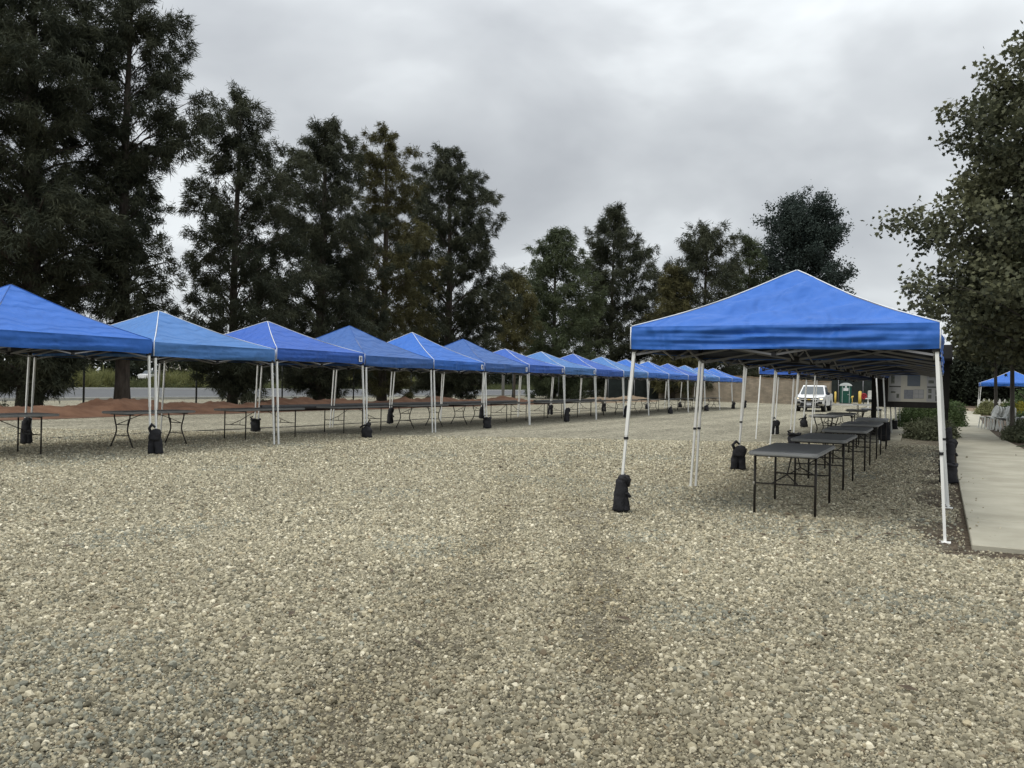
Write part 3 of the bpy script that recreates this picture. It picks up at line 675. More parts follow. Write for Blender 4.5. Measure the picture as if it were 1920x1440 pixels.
o = tag(o.build('weight_bag', M['bag']), 'dark bag hanging under the farthest table of the right row', 'weight bag'); o.location = (-1.32, 23.0, .08)

# ------------------------------------------------------------------ cord, pipes, litter
g = MB(); pts = []
for i in range(60):
    y = 8+i*.8; pts.append((-17.9+.25*math.sin(y*.35)-.008*y, y, .012+.004*math.sin(y*3)))
g.tube(pts, .012, 6); tag(g.build('ground_cord', M['black_plastic']), 'thin dark cord lying along the gravel behind the left tables', 'cord')
def pipe(y0, y1, x, lab):
    r = empty('drain_pipe', (x, y0, .16), 0, lab, 'drain pipe', 'black drain pipes at the foot of the berm')
    g = MB(); n = int((y1-y0)/.12); rr = []; ps = []
    for i in range(n*2): ps.append((.12*math.sin(i*.03), i*.06, 0)); rr.append(.15 if i % 2 else .135)
    g.tube(ps, rr, 12, cap=False); g.build('pipe_wall', M['pipe'], r)
    g = MB(); g.tube([(0, .02, 0), (0, .06, 0)], .13, 12); g.build('pipe_mouth', M['bag'], r)
pipe(28.6, 54, -27.1, 'long black drain pipe lying along the red berm'); pipe(56.5, 72, -26.9, 'shorter black drain pipe at the far part of the berm')

# ------------------------------------------------------------------ trees
RC = Vector((cy, sy, 0))
def blades(cent, dirs, length, width, rg, n_per):
    """thin leaf blades around tuft centres"""
    m = len(cent)*n_per; c = np.repeat(cent, n_per, 0); d = np.repeat(dirs, n_per, 0)
    c = c + rg.normal(0, .34, (m, 3))*length
    v = d + rg.normal(0, .75, (m, 3)); v[:, 2] -= .30
    v /= np.linalg.norm(v, axis=1, keepdims=True)
    L = length*rg.uniform(.5, 1.25, (m, 1)); w = np.cross(v, rg.normal(0, 1, (m, 3))); w /= np.linalg.norm(w, axis=1, keepdims=True)+1e-9
    w *= width*rg.uniform(.6, 1.3, (m, 1)); a = c-w/2; b = c+w/2; e = c+v*L
    return np.stack([a, b, e], 1).reshape(-1, 3)
STAR = np.array([(0, 0), (.28, .10), (.50, .05), (.36, .30), (.55, .62), (.26, .58), (0, 1.0), (-.26, .58), (-.55, .62), (-.36, .30), (-.50, .05), (-.28, .10)])
def leaves(cent, size, rg, n_per, spread, shape='star', up=.5):
    m = len(cent)*n_per; c = np.repeat(cent, n_per, 0)+rg.normal(0, 1, (m, 3))*spread
    n = rg.normal(0, 1, (m, 3)); n[:, 2] += up*np.sign(rg.random(m)-.15)*1.5; n /= np.linalg.norm(n, axis=1, keepdims=True)
    u = np.cross(n, rg.normal(0, 1, (m, 3))); u /= np.linalg.norm(u, axis=1, keepdims=True); w = np.cross(n, u)
    s = size*rg.uniform(.6, 1.25, (m, 1, 1))
    P = STAR if shape == 'star' else np.array([(0, 0), (.22, .35), (.16, .75), (0, 1.0), (-.16, .75), (-.22, .35)])
    V = c[:, None, :] + s*(P[None, :, :1]*u[:, None, :] + (P[None, :, 1:]-.4)*w[:, None, :])
    return V.reshape(-1, 3), len(P)
def prof_at(prof, h, c):
    hs = [p[0] for p in prof]; l = np.interp(h, hs, [p[1] for p in prof]); r = np.interp(h, hs, [p[2] for p in prof])
    return l*(1-c)/2 + r*(1+c)/2
def tree(name, label, base, H, prof, seed, leafm, trunk_r=.28, nbr=110, tuft=.6, blade=.5, bw=.06, nper=52, lean=0, kind='needle', rise=.45, group=None, tr_top=.97, barkm='bark', twigs=True):
    """prof: (height share, reach to the left, reach to the right) in metres"""
    rg = np.random.default_rng(seed); r = random.Random(seed)
    root = empty(name, base, 0, label, 'tree', group)
    def tr(h): return Vector((lean*h*RC.x+.12*math.sin(h*5+seed)*h, lean*h*RC.y+.12*math.cos(h*4+seed)*h, h*H))
    g = MB(); n = 16
    g.tube([tr(i/n*tr_top) for i in range(n+1)], [trunk_r*(1.25 if i == 0 else 1)*(1-i/n)**.75+.025 for i in range(n+1)], 10)
    C_, D_ = [], []
    hmin = prof[0][0]; ph = [r.uniform(0, 6.28) for _ in range(8)]
    for i in range(nbr):
        h = hmin+(1-hmin)*((i+r.random())/nbr)
        az = i*2.39996+r.uniform(-.5, .5); d = Vector((math.cos(az), math.sin(az), 0)); c = d.dot(RC)
        hz = h*H
        lump = 1+.20*math.sin(hz*1.15+ph[0]+2*math.sin(az+ph[1]))+.13*math.sin(hz*2.7+3*az+ph[2])
        L = float(prof_at(prof, h, c))*(.62+.42*r.random()**.6)*lump
        end = tr(h)*1.0 + d*L; end.z += r.uniform(-.3, .3)
        h0 = max(.04, h - rise*L/H*r.uniform(.7, 1.3)); st = tr(h0)
        mid = st.lerp(end, .5)+Vector((0, 0, .10*L)); br = max(.012, trunk_r*.28*(1-h)+.012)
        P = [st, st.lerp(mid, .5)+Vector((0, 0, .04*L)), mid, mid.lerp(end, .6)+Vector((0, 0, .02*L)), end]
        g.tube(P, [br, br*.8, br*.6, br*.35, .008], 5, cap=False)
        k = max(2, int(L/tuft*.85)+1); near_top = h > .9
        for j in range(k):
            q = (.30 if not near_top else .1)+.75*(j+.3+.7*r.random())/k; q = min(q, 1.0); s_ = q*4; a = int(min(3, s_)); p = P[a].lerp(P[a+1], min(1, s_-a))
            side = d.cross(Vector((0, 0, 1)))*r.gauss(0, .30)*L*q*.6
            bc = p+side; R_ = tuft*r.uniform(.55, 1.1)*(.7 if near_top else 1)
            for q2 in range(max(3, int(6*r.uniform(.6, 1.3)))):      # one plume of foliage
                o_ = Vector((r.gauss(0, .45), r.gauss(0, .45), r.gauss(0, .38)))*R_
                C_.append(bc+o_); D_.append((o_.normalized()*.8 if o_.length else d)+d*.5+Vector((0, 0, -.25 if kind == 'needle' else .2)))
    tk = g.build('trunk', M[barkm], root)
    C_ = np.array([tuple(v) for v in C_]); D_ = np.array([tuple(v) for v in D_])
    if kind == 'needle':
        npmesh('crown', blades(C_, D_, blade, bw, rg, nper), 3, M[leafm], root)
    else:
        V, k = leaves(C_, blade, rg, nper, bw, 'star' if kind == 'star' else 'oval'); npmesh('crown', V, k, M[leafm], root)
    return root
def xline(px, X):       # point on the line x = X seen at column px
    d = ray(px, 735); return Vector((X, d.y*X/d.x, 0)), (d*(X/d.x)).dot(F3)
def mpx(dep): return dep/FPX
TG = 'evergreens behind the red berm'
def ltree(label, px, top, X, cols, seed, leafm, **kw):
    """cols: list of (y pixel, left px, right px) reaches"""
    b, dep = xline(px, X); s = dep/FPX; hor = 720+(px-960)*math.tan(ROLL)
    H = (hor-top)*s+CAMH
    prof = sorted([(((hor-y)*s+CAMH)/H, (px-l)*s, (r-px)*s) for y, l, r in cols])
    return tree('evergreen_tree', label, b, H, prof, seed, leafm, group=TG, **kw)
ltree('huge dark evergreen filling the upper left corner, foliage down to the ground', 55, -160, -33, [(735, -60, 105), (600, -60, 150), (450, -110, 185), (250, -120, 185), (60, -110, 185), (-60, -60, 120), (-155, 40, 70)], 1, 'needle', trunk_r=.42, nbr=185, blade=.33, bw=.042, nper=56, tuft=.70)
ltree('tall evergreen with a thick bare forked trunk, second from the left', 229, -45, -31.8, [(650, 175, 285), (560, 160, 312), (420, 165, 312), (350, 175, 280), (300, 165, 300), (235, 150, 368), (180, 140, 385), (120, 140, 340), (60, 150, 340), (10, 160, 320), (-40, 215, 255)], 2, 'needle', trunk_r=.30, nbr=125, blade=.32, bw=.040, nper=56, tuft=.66, rise=.55)
ltree('evergreen with a narrow ragged top standing right of the wide gap of sky', 436, 178, -32.2, [(742, 392, 505), (640, 350, 560), (600, 335, 580), (520, 360, 580), (420, 345, 570), (330, 380, 540), (270, 355, 500), (225, 365, 495), (195, 400, 475), (180, 425, 450)], 3, 'needle', trunk_r=.22, nbr=105, blade=.30, bw=.040, nper=54, rise=.7, tuft=.60)
ltree('full dark evergreen left of the tree with the sparse top', 598, 228, -33, [(742, 555, 640), (650, 490, 725), (520, 480, 735), (420, 480, 720), (340, 490, 675), (290, 520, 660), (240, 535, 640), (230, 560, 625)], 4, 'needle', trunk_r=.3, nbr=130, blade=.31, bw=.042, nper=54, tuft=.66, rise=.6)
ltree('evergreen with a thin sparse top and a jutting limb', 716, 240, -34, [(742, 665, 760), (650, 610, 815), (540, 610, 820), (440, 625, 815), (400, 670, 770), (330, 655, 775), (270, 640, 765), (244, 700, 735)], 5, 'needle3', trunk_r=.28, nbr=100, blade=.31, bw=.044, nper=52, tuft=.62, rise=.6)
ltree('broad rounded evergreen at the right end of the big left group', 838, 278, -35, [(748, 785, 912), (660, 735, 945), (560, 730, 945), (470, 725, 940), (420, 735, 948), (350, 745, 925), (305, 775, 885), (283, 800, 850)], 6, 'needle', trunk_r=.32, nbr=145, blade=.34, bw=.050, nper=54, tuft=.74, rise=.6)
ltree('low drooping evergreen beside the street light pole', 963, 510, -37, [(650, 925, 985), (600, 920, 1000), (550, 920, 1000), (518, 945, 985)], 7, 'needle3', trunk_r=.14, nbr=50, blade=.45, bw=.07, nper=30, tuft=.7)
ltree('bushy green evergreen right of the street light pole', 1038, 430, -37, [(750, 1000, 1100), (640, 955, 1125), (560, 970, 1120), (500, 975, 1105), (450, 1000, 1075), (433, 1030, 1050)], 8, 'needle2', trunk_r=.25, nbr=120, blade=.5, bw=.08, nper=32, tuft=.95, rise=.7)
ltree('pointed evergreen in the middle of the photo, tallest of its trio', 1145, 388, -37, [(750, 1095, 1200), (660, 1070, 1260), (580, 1075, 1265), (520, 1090, 1245), (460, 1095, 1215), (430, 1108, 1180), (395, 1130, 1165)], 9, 'needle', trunk_r=.28, nbr=140, blade=.55, bw=.085, nper=32, tuft=.95)
def ftree(label, px, top, dep, cols, seed, leafm, name='evergreen_tree', **kw):
    d = ray(px, 735)*(dep/FPX); s = dep/FPX; hor = 720+(px-960)*math.tan(ROLL); H = (hor-top)*s+CAMH
    prof = sorted([(((hor-y)*s+CAMH)/H, (px-l)*s, (r-px)*s) for y, l, r in cols])
    return tree(name, label, (d.x, d.y, 0), H, prof, seed, leafm, group='trees beyond the block wall', **kw)
ftree('evergreen with upright ragged limbs just above the left slope of the front canopy', 1318, 416, 98, [(735, 1220, 1410), (640, 1225, 1405), (560, 1230, 1395), (500, 1240, 1385), (440, 1270, 1375), (420, 1300, 1350)], 10, 'needle', trunk_r=.3, nbr=105, blade=.55, bw=.085, nper=32, rise=1.0, tuft=1.0)
ftree('slim evergreen squeezed between two larger trees behind the front canopy', 1400, 441, 104, [(735, 1365, 1445), (600, 1360, 1450), (500, 1372, 1432), (450, 1385, 1418)], 11, 'needle2', trunk_r=.22, nbr=60, blade=.55, bw=.085, nper=32, rise=1.0, tuft=.8)
ftree('broad bluish leafy tree rising behind the peak of the front canopy', 1500, 360, 108, [(735, 1430, 1590), (600, 1415, 1588), (520, 1425, 1575), (450, 1425, 1568), (400, 1432, 1580), (375, 1440, 1576), (363, 1455, 1562)], 12, 'leaf_blue', 'broadleaf_tree', trunk_r=.4, nbr=210, blade=.34, bw=.34, nper=30, kind='oval', rise=1.1, tuft=1.2)
ftree('low evergreen between the pointed tree and the ragged one', 1262, 500, 95, [(735, 1215, 1320), (640, 1218, 1310), (560, 1230, 1295), (506, 1250, 1275)], 13, 'needle3', trunk_r=.2, nbr=60, blade=.55, bw=.085, nper=32, tuft=.9)

# right hand broadleaf trees
def rtree(label, px, dep, top, cols, seed, **kw):
    d = ray(px, 740)*(dep/FPX); s = dep/FPX; hor = 720+(px-960)*math.tan(ROLL); H = (hor-top)*s+CAMH
    prof = sorted([(((hor-y)*s+CAMH)/H, (px-l)*s, (r-px)*s) for y, l, r in cols])
    return tree('broadleaf_tree', label, (d.x, d.y, 0), H, prof, seed, 'maple', kind='star', barkm='bark2', group='lobed leaf trees right of the path', **kw)
rtree('big lobed leaf tree cut by the right edge of the photo', 2010, 24, 20, [(655, 1850, 2150), (620, 1770, 2200), (585, 1695, 2200), (545, 1700, 2250), (500, 1800, 2250), (455, 1765, 2250), (415, 1735, 2250), (385, 1800, 2250), (345, 1800, 2250), (300, 1765, 2250), (250, 1765, 2250), (210, 1800, 2250), (140, 1868, 2180), (95, 1905, 2120), (60, 1960, 2080)], 20, trunk_r=.12, nbr=215, tuft=.42, blade=.135, bw=.16, nper=11, rise=.5)
rtree('younger lobed leaf tree with a thin trunk before the lone canopy', 1867, 33, 470, [(665, 1815, 1930), (620, 1800, 1960), (580, 1800, 1970), (520, 1820, 1960), (480, 1850, 1900)], 21, trunk_r=.042, nbr=80, tuft=.42, blade=.16, bw=.17, nper=9, rise=.5)
rtree('lobed leaf tree with a dark trunk beside the stacked plastic chairs', 1899, 30, 380, [(650, 1830, 1990), (620, 1820, 2000), (540, 1820, 2010), (450, 1840, 1980), (400, 1880, 1930)], 22, trunk_r=.055, nbr=100, tuft=.42, blade=.16, bw=.17, nper=9, rise=.5)
# dark wood closing the view behind the path and behind the wall
for k, (px, dep, top, l, r, nm) in enumerate([(1815, 96, 655, 1770, 1875, 'dark tree at the end of the concrete path'), (1865, 92, 640, 1820, 1920, 'dark tree behind the lone canopy'), (1930, 88, 630, 1875, 1990, 'dark tree behind the lone canopy at the right edge'),
        (1590, 112, 655, 1545, 1635, 'dark tree behind the green toilet'), (1650, 115, 650, 1600, 1700, 'dark tree behind the small distant canopy'), (1735, 118, 668, 1690, 1785, 'dark tree behind the timber sign board'), (2010, 84, 610, 1950, 2075, 'dark tree outside the right edge, nearer'), (2110, 82, 600, 2040, 2180, 'dark tree outside the right edge, farther')]):
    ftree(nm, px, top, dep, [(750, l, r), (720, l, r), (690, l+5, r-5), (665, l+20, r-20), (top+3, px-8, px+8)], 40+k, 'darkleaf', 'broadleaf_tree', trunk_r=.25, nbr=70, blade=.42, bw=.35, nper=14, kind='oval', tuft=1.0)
print('trees done')

# ------------------------------------------------------------------ shrubs
def shrub(name, label, c, rad, n, size, m, seed, group=None, kind='oval', cat='shrub', holes=.35):
    rg = np.random.default_rng(seed); u = rg.normal(0, 1, (n, 3)); u /= np.linalg.norm(u, axis=1, keepdims=True); u[:, 2] = np.abs(u[:, 2])
    rr = rg.uniform(.45, 1.0, (n, 1))**.6
    bump_ = 1+.16*np.sin(u[:, :1]*5+seed)*np.sin(u[:, 1:2]*6+seed*2)+.08*np.sin(u[:, 2:3]*9+seed)
    p = u*rr*bump_*np.array(rad)
    if kind == 'blade':
        d = u.copy(); d[:, 2] += 1.0; V = blades(p*np.array([.6, .6, .35]), d, size, size*.05+.006, rg, 5); k = 3
    else: V, k = leaves(p, size, rg, 3, size*.6, 'oval')
    V[:, 2] = np.maximum(V[:, 2], 0.0)
    root = empty(name, c, 0, label, cat, group)
    npmesh('foliage', V, k, m, root)
    g = MB(); r = random.Random(seed)
    for i in range(7):
        a = r.uniform(0, 6.28); g.tube([(0, 0, 0), (rad[0]*.25*math.cos(a), rad[1]*.25*math.sin(a), rad[2]*.4), (rad[0]*.6*math.cos(a), rad[1]*.6*math.sin(a), rad[2]*.8)], [.03, .02, .008], 5)
    g.build('stem', M['bark'], root); return root
shrub('shrub', 'dark green shrub under the timber sign board', (-.75, 38, 0), (1.1, 1.8, 1.0), 2600, .10, M['shrub'], 1)
shrub('shrub', 'round green shrub against the left edge of the path', (.15, 40.5, 0), (.75, 1.6, 1.15), 2400, .10, M['shrub'], 2)
shrub('rosemary_bush', 'low grey green rosemary bush below the timber sign', (-.35, 29.5, 0), (.75, 1.5, .62), 2600, .09, M['sage'], 3)
shrub('rosemary_bush', 'small grey green rosemary bush behind the bags on the path edge', (-.1, 33, 0), (.45, 1.0, .5), 1200, .09, M['sage'], 13)
shrub('grass_clump', 'loose grey green clump right of the path before the white chairs', (2.3, 29.8, 0), (.75, 1.6, .62), 3000, .09, M['sage'], 4)
shrub('shrub', 'green shrub at the right edge behind the agave', (3.4, 29.5, 0), (.9, 1.5, .95), 2000, .10, M['shrub'], 5)
shrub('clipped_shrub', 'low yellow green clipped shrub before the picket fence, left part', (2.55, 63.5, 0), (.75, 1.0, .85), 2200, .10, M['dryhedge'], 6, 'yellow green clipped shrubs')
shrub('clipped_shrub', 'low yellow green clipped shrub before the picket fence, right part', (3.9, 64.5, 0), (.9, 1.0, .85), 2200, .10, M['dryhedge'], 7, 'yellow green clipped shrubs')
shrub('flowering_shrub', 'yellow flowering shrub left of the dark thin trunk', (3.9, 49, 0), (.85, 1.0, 1.15), 2600, .10, M['flower'], 8, 'yellow flowering shrubs')
shrub('flowering_shrub', 'yellow flowering shrub right of the dark thin trunk', (5.4, 49, 0), (.9, 1.0, 1.2), 2600, .10, M['flower'], 9, 'yellow flowering shrubs')
shrub('shrub', 'dark green shrub behind the yellow flowers', (4.8, 55, 0), (2.0, 1.2, 1.85), 2800, .13, M['shrub'], 10)
shrub('shrub', 'green shrub between the plastic chairs and the yellow flowers', (3.3, 43, 0), (.8, .9, .7), 1600, .10, M['shrub'], 11)
rg = np.random.default_rng(91); n = 5200
gx = 2.9+rg.random(n)*6.5; gy = 24+rg.random(n)*42; kp = (vnoise(gx, gy, 2.0, 31) > .42); gx, gy = gx[kp], gy[kp]
v, k = leaves(np.stack([gx, gy, .05+.18*rg.random(len(gx))], 1), .13, rg, 6, .09, 'oval'); v[:, 2] = np.maximum(v[:, 2], .02)
tag(npmesh('ground_cover', v, k, M['sage']), 'low grey green ground cover on the mulched bed', 'ground cover', kind='stuff')
shrub('shrub', 'tall dark green shrub farthest right on the planting bed', (7.6, 52, 0), (1.8, 1.8, 1.7), 2200, .12, M['shrub'], 15)
# agave: thick pointed leaves in a rosette
def agave(c, n, L, label, seed):
    r = random.Random(seed); root = empty('agave', c, 0, label, 'agave')
    for i in range(n):
        az = i*2.4+r.uniform(-.2, .2); el = math.radians(12+62*(i/n)+r.uniform(-6, 6)); l = L*r.uniform(.8, 1.1)
        d = Vector((math.cos(az)*math.cos(el), math.sin(az)*math.cos(el), math.sin(el))); s = Vector((-math.sin(az), math.cos(az), 0)); up = s.cross(d)*-1
        g = MB(); vs = []
        for q, w in ((0, .05), (.15, .075), (.45, .085), (.75, .055), (1, .002)):
            p = d*l*q + Vector((0, 0, .05-.18*l*q*q*math.cos(el)))
            vs += [p-s*w+up*w*.35, p-up*.012, p+s*w+up*w*.35, p-up*.03*(1-q)]
        fs = []
        for k in range(4):
            for j in range(4): fs.append((k*4+j, k*4+(j+1) % 4, (k+1)*4+(j+1) % 4, (k+1)*4+j))
        g.add(vs, fs, True); g.build('leaf', M['agave'], root)
agave((2.35, 25.2, .02), 34, .82, 'spiky agave right of the path at the right edge', 1)
# ornamental grass, roadside hedge and verge far left
for k, (px, y) in enumerate([(100, 0), (125, 3), (150, 0), (175, 4), (60, 2), (200, 1), (340, 3), (360, 1), (560, 3), (585, 1), (610, 4), (695, 2), (545, 5), (770, 2), (380, 6), (310, 2), (660, 4), (30, 3)]):
    d = ray(px, 735); X = -87-y; b = Vector((X, d.y*X/d.x, 0))
    shrub('grass_tussock', f'yellow green grass tussock on the far road verge, {ORD[k] if k<17 else "eighteenth"} one listed', tuple(b), (1.5, 1.5, 1.6), 420, 1.5, M['tussock'], 60+k, 'grass tussocks on the far road verge', 'blade', 'grass tussock')
TL = {'far': 0}
rg = np.random.default_rng(77); n = 26000
cx_ = np.stack([-86-rg.random(n)*14, -10+rg.random(n)*290, np.zeros(n)], 1)
dd = rg.normal(0, .3, (n, 3)); dd[:, 2] += 1.4
v = blades(cx_, dd, 1.1, .12, rg, 3); v[:, 2] = np.maximum(v[:, 2], 0)
tag(npmesh('verge_grass', v, 3, M['grass']), 'rough grass growing on the far road verge', 'grass', kind='stuff')
rg = np.random.default_rng(78); n = 15000
q = rg.random(n); pz = rg.random(n)**.8; hx_ = -102-rg.random(n)*5; hy_ = -20+q*330
p = np.stack([hx_, hy_, pz*(6.0+1.2*np.sin(hy_*.21)+.8*np.sin(hy_*.83))], 1); v, k = leaves(p, .95, rg, 3, .5, 'oval')
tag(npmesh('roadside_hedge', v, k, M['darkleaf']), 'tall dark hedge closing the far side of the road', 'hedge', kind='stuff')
for k, (px, w, h) in enumerate([(95, 5, 7.4), (128, 3.2, 7.2), (345, 4, 7.2), (565, 7, 7.5)]):
    b, dep = xline(px, -112); r = empty('building', b, 0, ['pale building piece seen above the hedge, behind the near left canopy', 'small pale building piece right of the first one above the hedge', 'pale building piece behind the second left canopy', 'long pale roof line above the hedge behind the third left canopy'][k], 'building')
    g = MB(); g.box((0, 0, h/2), (6, w, h)); g.build('wall', M['building'], r); g = MB(); g.box((0, 0, h+.15), (6.6, w+.6, .3)); g.build('roof', M['concrete2'], r)
    g = MB(); g.box((3.03, 0, h-1.6), (.06, w*.5, 1.2)); g.build('window', M['glass'], r)

# ------------------------------------------------------------------ fence, street lights
for k, Y in enumerate([12.5, 18.7, 24.92, 31.28, 37.58, 44.2, 50.8, 58.8, 66.87, 76.88, 86.33]):
    g = MB(); g.tube([(-34, Y, 0), (-34, Y, 2.5)], .045, 8); g.sphere((-34, Y, 2.52), .055, 8, 6)
    tag(g.build('fence_post', M['fencewire']), f'dark steel fence post behind the berm, {ORD[k]} from the left', 'fence post', 'steel fence posts behind the berm')
for px, top, dep, lab in [(943, 565, 84, 'grey street light pole between the big left trees and the middle trio'), (1243, 640, 105, 'grey light pole right of the middle trio of trees')]:
    d = ray(px, 740)*(dep/FPX); H = (728-top)*dep/FPX+1.4; r = empty('street_light', (d.x, d.y, 0), 0, lab, 'street light')
    g = MB(); g.tube([(0, 0, 0), (0, 0, H)], [.15, .10], 10); g.build('pole', M['grey_steel'], r)
    g = MB(); g.tube([(0, 0, H-.1), (-.8, -.3, H+.25), (-1.6, -.6, H+.3)], [.05, .045, .04], 8); g.build('arm', M['grey_steel'], r)
    g = MB(); g.box((-1.8, -.68, H+.3), (.6, .28, .12), .35); g.build('lamp_head', M['grey_steel'], r, bevel=.03)

# ------------------------------------------------------------------ block wall, screens
def wall_obj():
    A, B = Vector((-31, 95, 0)), Vector((-9.6, 85.2, 0)); d = (B-A); L = d.length; rz = math.atan2(d.y, d.x)
    r = empty('block_wall', A, rz, 'long tan block wall behind the pickup and the end of the left row', 'wall')
    H1, H2 = 2.72, 2.15; g = MB(); n = 16
    for i in range(n):
        a, b = L*i/n, L*(i+1)/n; h = H1+(H2-H1)*max(0, (i/n-.45))/.55
        g.box(((a+b)/2, 0, h/2), (b-a, .3, h))
    g.build('blockwork', M['blockwall'], r)
    g = MB()
    for i in range(n):
        a, b = L*i/n, L*(i+1)/n; h = H1+(H2-H1)*max(0, (i/n-.45))/.55
        g.box(((a+b)/2, 0, h+.05), (b-a, .36, .1))
    g.build('coping', M['tansoil'], r)
wall_obj()
def screen(a, b, h, lab):
    a, b = Vector(a), Vector(b); d = b-a; L = d.length; r = empty('screened_fence', a, math.atan2(d.y, d.x), lab, 'fence')
    g = MB(); g.grid(lambda u, v: (L*u, .03*math.sin(u*40), .05+(h-.05)*v), 40, 3)
    g.grid(lambda u, v: (L*u, .03*math.sin(u*40)+.012, .05+(h-.05)*v), 40, 3); g.build('screen_cloth', M['netting'], r)
    n = max(2, int(L/3))
    for i in range(n+1): g = MB(); g.tube([(L*i/n, -.05, 0), (L*i/n, -.05, h+.1)], .04, 8); g.build('post', M['grey_steel'], r)
screen(tuple(AT(1538, 0, 101).xy)+(0,), tuple(AT(1765, 0, 106).xy)+(0,), 3.2, 'dark screened fence behind the green toilet and yellow bollards')
screen((-33, 88, 0), (-27, 97, 0), 2.4, 'dark screened fence left of the tan block wall')
g = MB(); g.box((-6, 87.2, .07), (13, .3, .2), .02); tag(g.build('kerb', M['concrete2']), kind='structure')

# ------------------------------------------------------------------ pickup truck
def truck(loc, rz):
    R = empty('pickup_truck', loc, rz, 'white pickup truck with lit headlamps facing the camera before the tan wall', 'pickup truck')
    W2 = .92
    # body lower: side profile with wheel arches
    def arch(yc, r=.47, n=9): return [(yc+r*math.cos(PI-PI*i/n), .38+r*math.sin(PI-PI*i/n)) for i in range(n+1)]
    prof = [(-2.62, .52)]+[(-2.3, .42)]+arch(-1.72)+[(-1.2, .38), (1.1, .38)]+arch(1.62)+[(2.3, .48), (2.68, .55), (2.70, 1.13), (2.66, 1.20), (.70, 1.20), (.66, 1.12), (-1.05, 1.12), (-1.30, 1.13), (-2.2, 1.05), (-2.55, .96), (-2.68, .82)]
    g = MB(); g.prism(prof, 'x', -W2, W2); g.build('body', M['truck_paint'], R, bevel=.045, seg=2)
    g = MB(); g.prism([(-1.12, 1.10), (-.42, 1.70), (-.25, 1.755), (.62, 1.745), (.80, 1.66), (.98, 1.13)], 'x', -.86, .86)
    o = g.build('cab', M['truck_paint'], R, bevel=.0)
    for v in o.data.vertices:
        if v.co.z > 1.5: v.co.x *= .80
    g = MB(); g.add([(-.76, -1.085, 1.15), (.76, -1.085, 1.15), (.62, -.48, 1.665), (-.62, -.48, 1.665)], [(0, 1, 2, 3)])
    for v in range(4): x, y, z = g.v[v]; g.v[v] = (x, y-.012, z+.014)
    g.build('windshield', M['glass'], R)
    for s in (-1, 1):
        for (ya, yb) in ((-.92, -.10), (-.02, .78)):
            g = MB(); zt = 1.64
            pa = [(s*.868, ya if ya > -.5 else -.95, 1.17), (s*.868, yb, 1.17), (s*.71, min(yb, .74), zt), (s*.71, max(ya, -.38), zt)]
            pa = [(x+s*.008, y, z) for x, y, z in pa]; g.add(pa, [(0, 1, 2, 3)]); g.build('side_window', M['glass'], R)
        g = MB(); g.box((s*1.02, -.88, 1.20), (.16, .10, .17)); g.bar((s*.88, -.85, 1.14), (s*1.0, -.87, 1.15), .05); g.build('mirror', M['black_plastic'], R, bevel=.02)
        g = MB(); g.add([(s*.50, -2.715, .80), (s*.90, -2.715, .775), (s*.945, -2.42, .84), (s*.945, -2.36, .97), (s*.88, -2.56, .985), (s*.56, -2.63, .955), (s*.50, -2.60, .80), (s*.88, -2.50, .80)],
                        [(0, 1, 4, 5), (1, 2, 3, 4), (0, 5, 6), (5, 4, 7, 6), (0, 6, 7, 1), (1, 7, 2), (7, 4, 3, 2)]); hl = g.build('headlight', M['lampclear'], R, fix=True)
        g = MB(); g.sphere((s*.76, -2.665, .865), (.10, .05, .05), 12, 8); g.build('lamp', M['lampglass'], hl)
        g = MB(); g.box((s*.69, -2.665, .60), (.26, .06, .15)); g.build('fog_lamp_recess', M['grille'], R, bevel=.02)
        for yy in (-1.72, 1.62):
            w = empty('wheel', (s*.80, yy, .38)); w.parent = R
            g = MB(); g.tube([(-.13, 0, 0), (-.11, 0, 0), (.11, 0, 0), (.13, 0, 0)], [.33, .38, .38, .33], 22); g.build('tyre', M['tyre'], w)
            g = MB(); g.tube([(s*.10, 0, 0), (s*.135, 0, 0)], [.25, .22], 18)
            for k in range(5): a = k*2*PI/5; g.bar((s*.14, 0, 0), (s*.14, .2*math.cos(a), .2*math.sin(a)), .05, .02)
            g.build('rim', M['rim'], w)
        g = MB(); g.tube([(s*.93, -.15, 1.0), (s*.94, .0, 1.0)], .015, 6); g.build('door_handle', M['truck_paint'], R)
        g = MB()
        for yy in (-.06, .88): g.box((s*.921, yy, .80), (.006, .012, .6))
        g.build('door_seam', M['grille'], R)
        g = MB(); g.box((s*.80, 2.69, .95), (.14, .04, .34)); g.build('tail_light', M['red'], R)
    g = MB(); g.prism([(-.56, .92), (.56, .92), (.50, .72), (.42, .66), (-.42, .66), (-.50, .72)], 'y', -2.70, -2.62); g.build('grille', M['grille'], R, bevel=.012)
    g = MB(); g.box((0, -2.715, .815), (1.06, .03, .045)); g.build('grille_bar', M['truck_paint'], R, bevel=.01)
    g = MB(); c = (0, .815); g.prism([(-.11, .785), (-.035, .785), (-.035, .775), (.045, .775), (.045, .785), (.12, .785), (.105, .845), (.04, .845), (.04, .855), (-.04, .855), (-.04, .845), (-.12, .845)], 'y', -2.745, -2.728); g.build('emblem', M['gold'], R)
    g = MB(); g.prism([(-.60, .60), (.60, .60), (.50, .53), (.58, .36), (-.58, .36), (-.50, .53)], 'y', -2.70, -2.60); g.build('lower_intake', M['grille'], R)
    g = MB(); g.box((0, -2.60, .34), (1.3, .12, .05)); g.build('skid_plate', M['rim'], R, bevel=.01)
    g = MB(); g.box((0, -2.715, .50), (.31, .015, .155)); g.build('number_plate', M['plate'], R)
    g = MB(); g.prism([(-.95, 1.21), (.95, 1.21), (.95, 1.24), (-.95, 1.24)], 'y', .74, .76); g.build('bed_rail', M['truck_paint'], R)
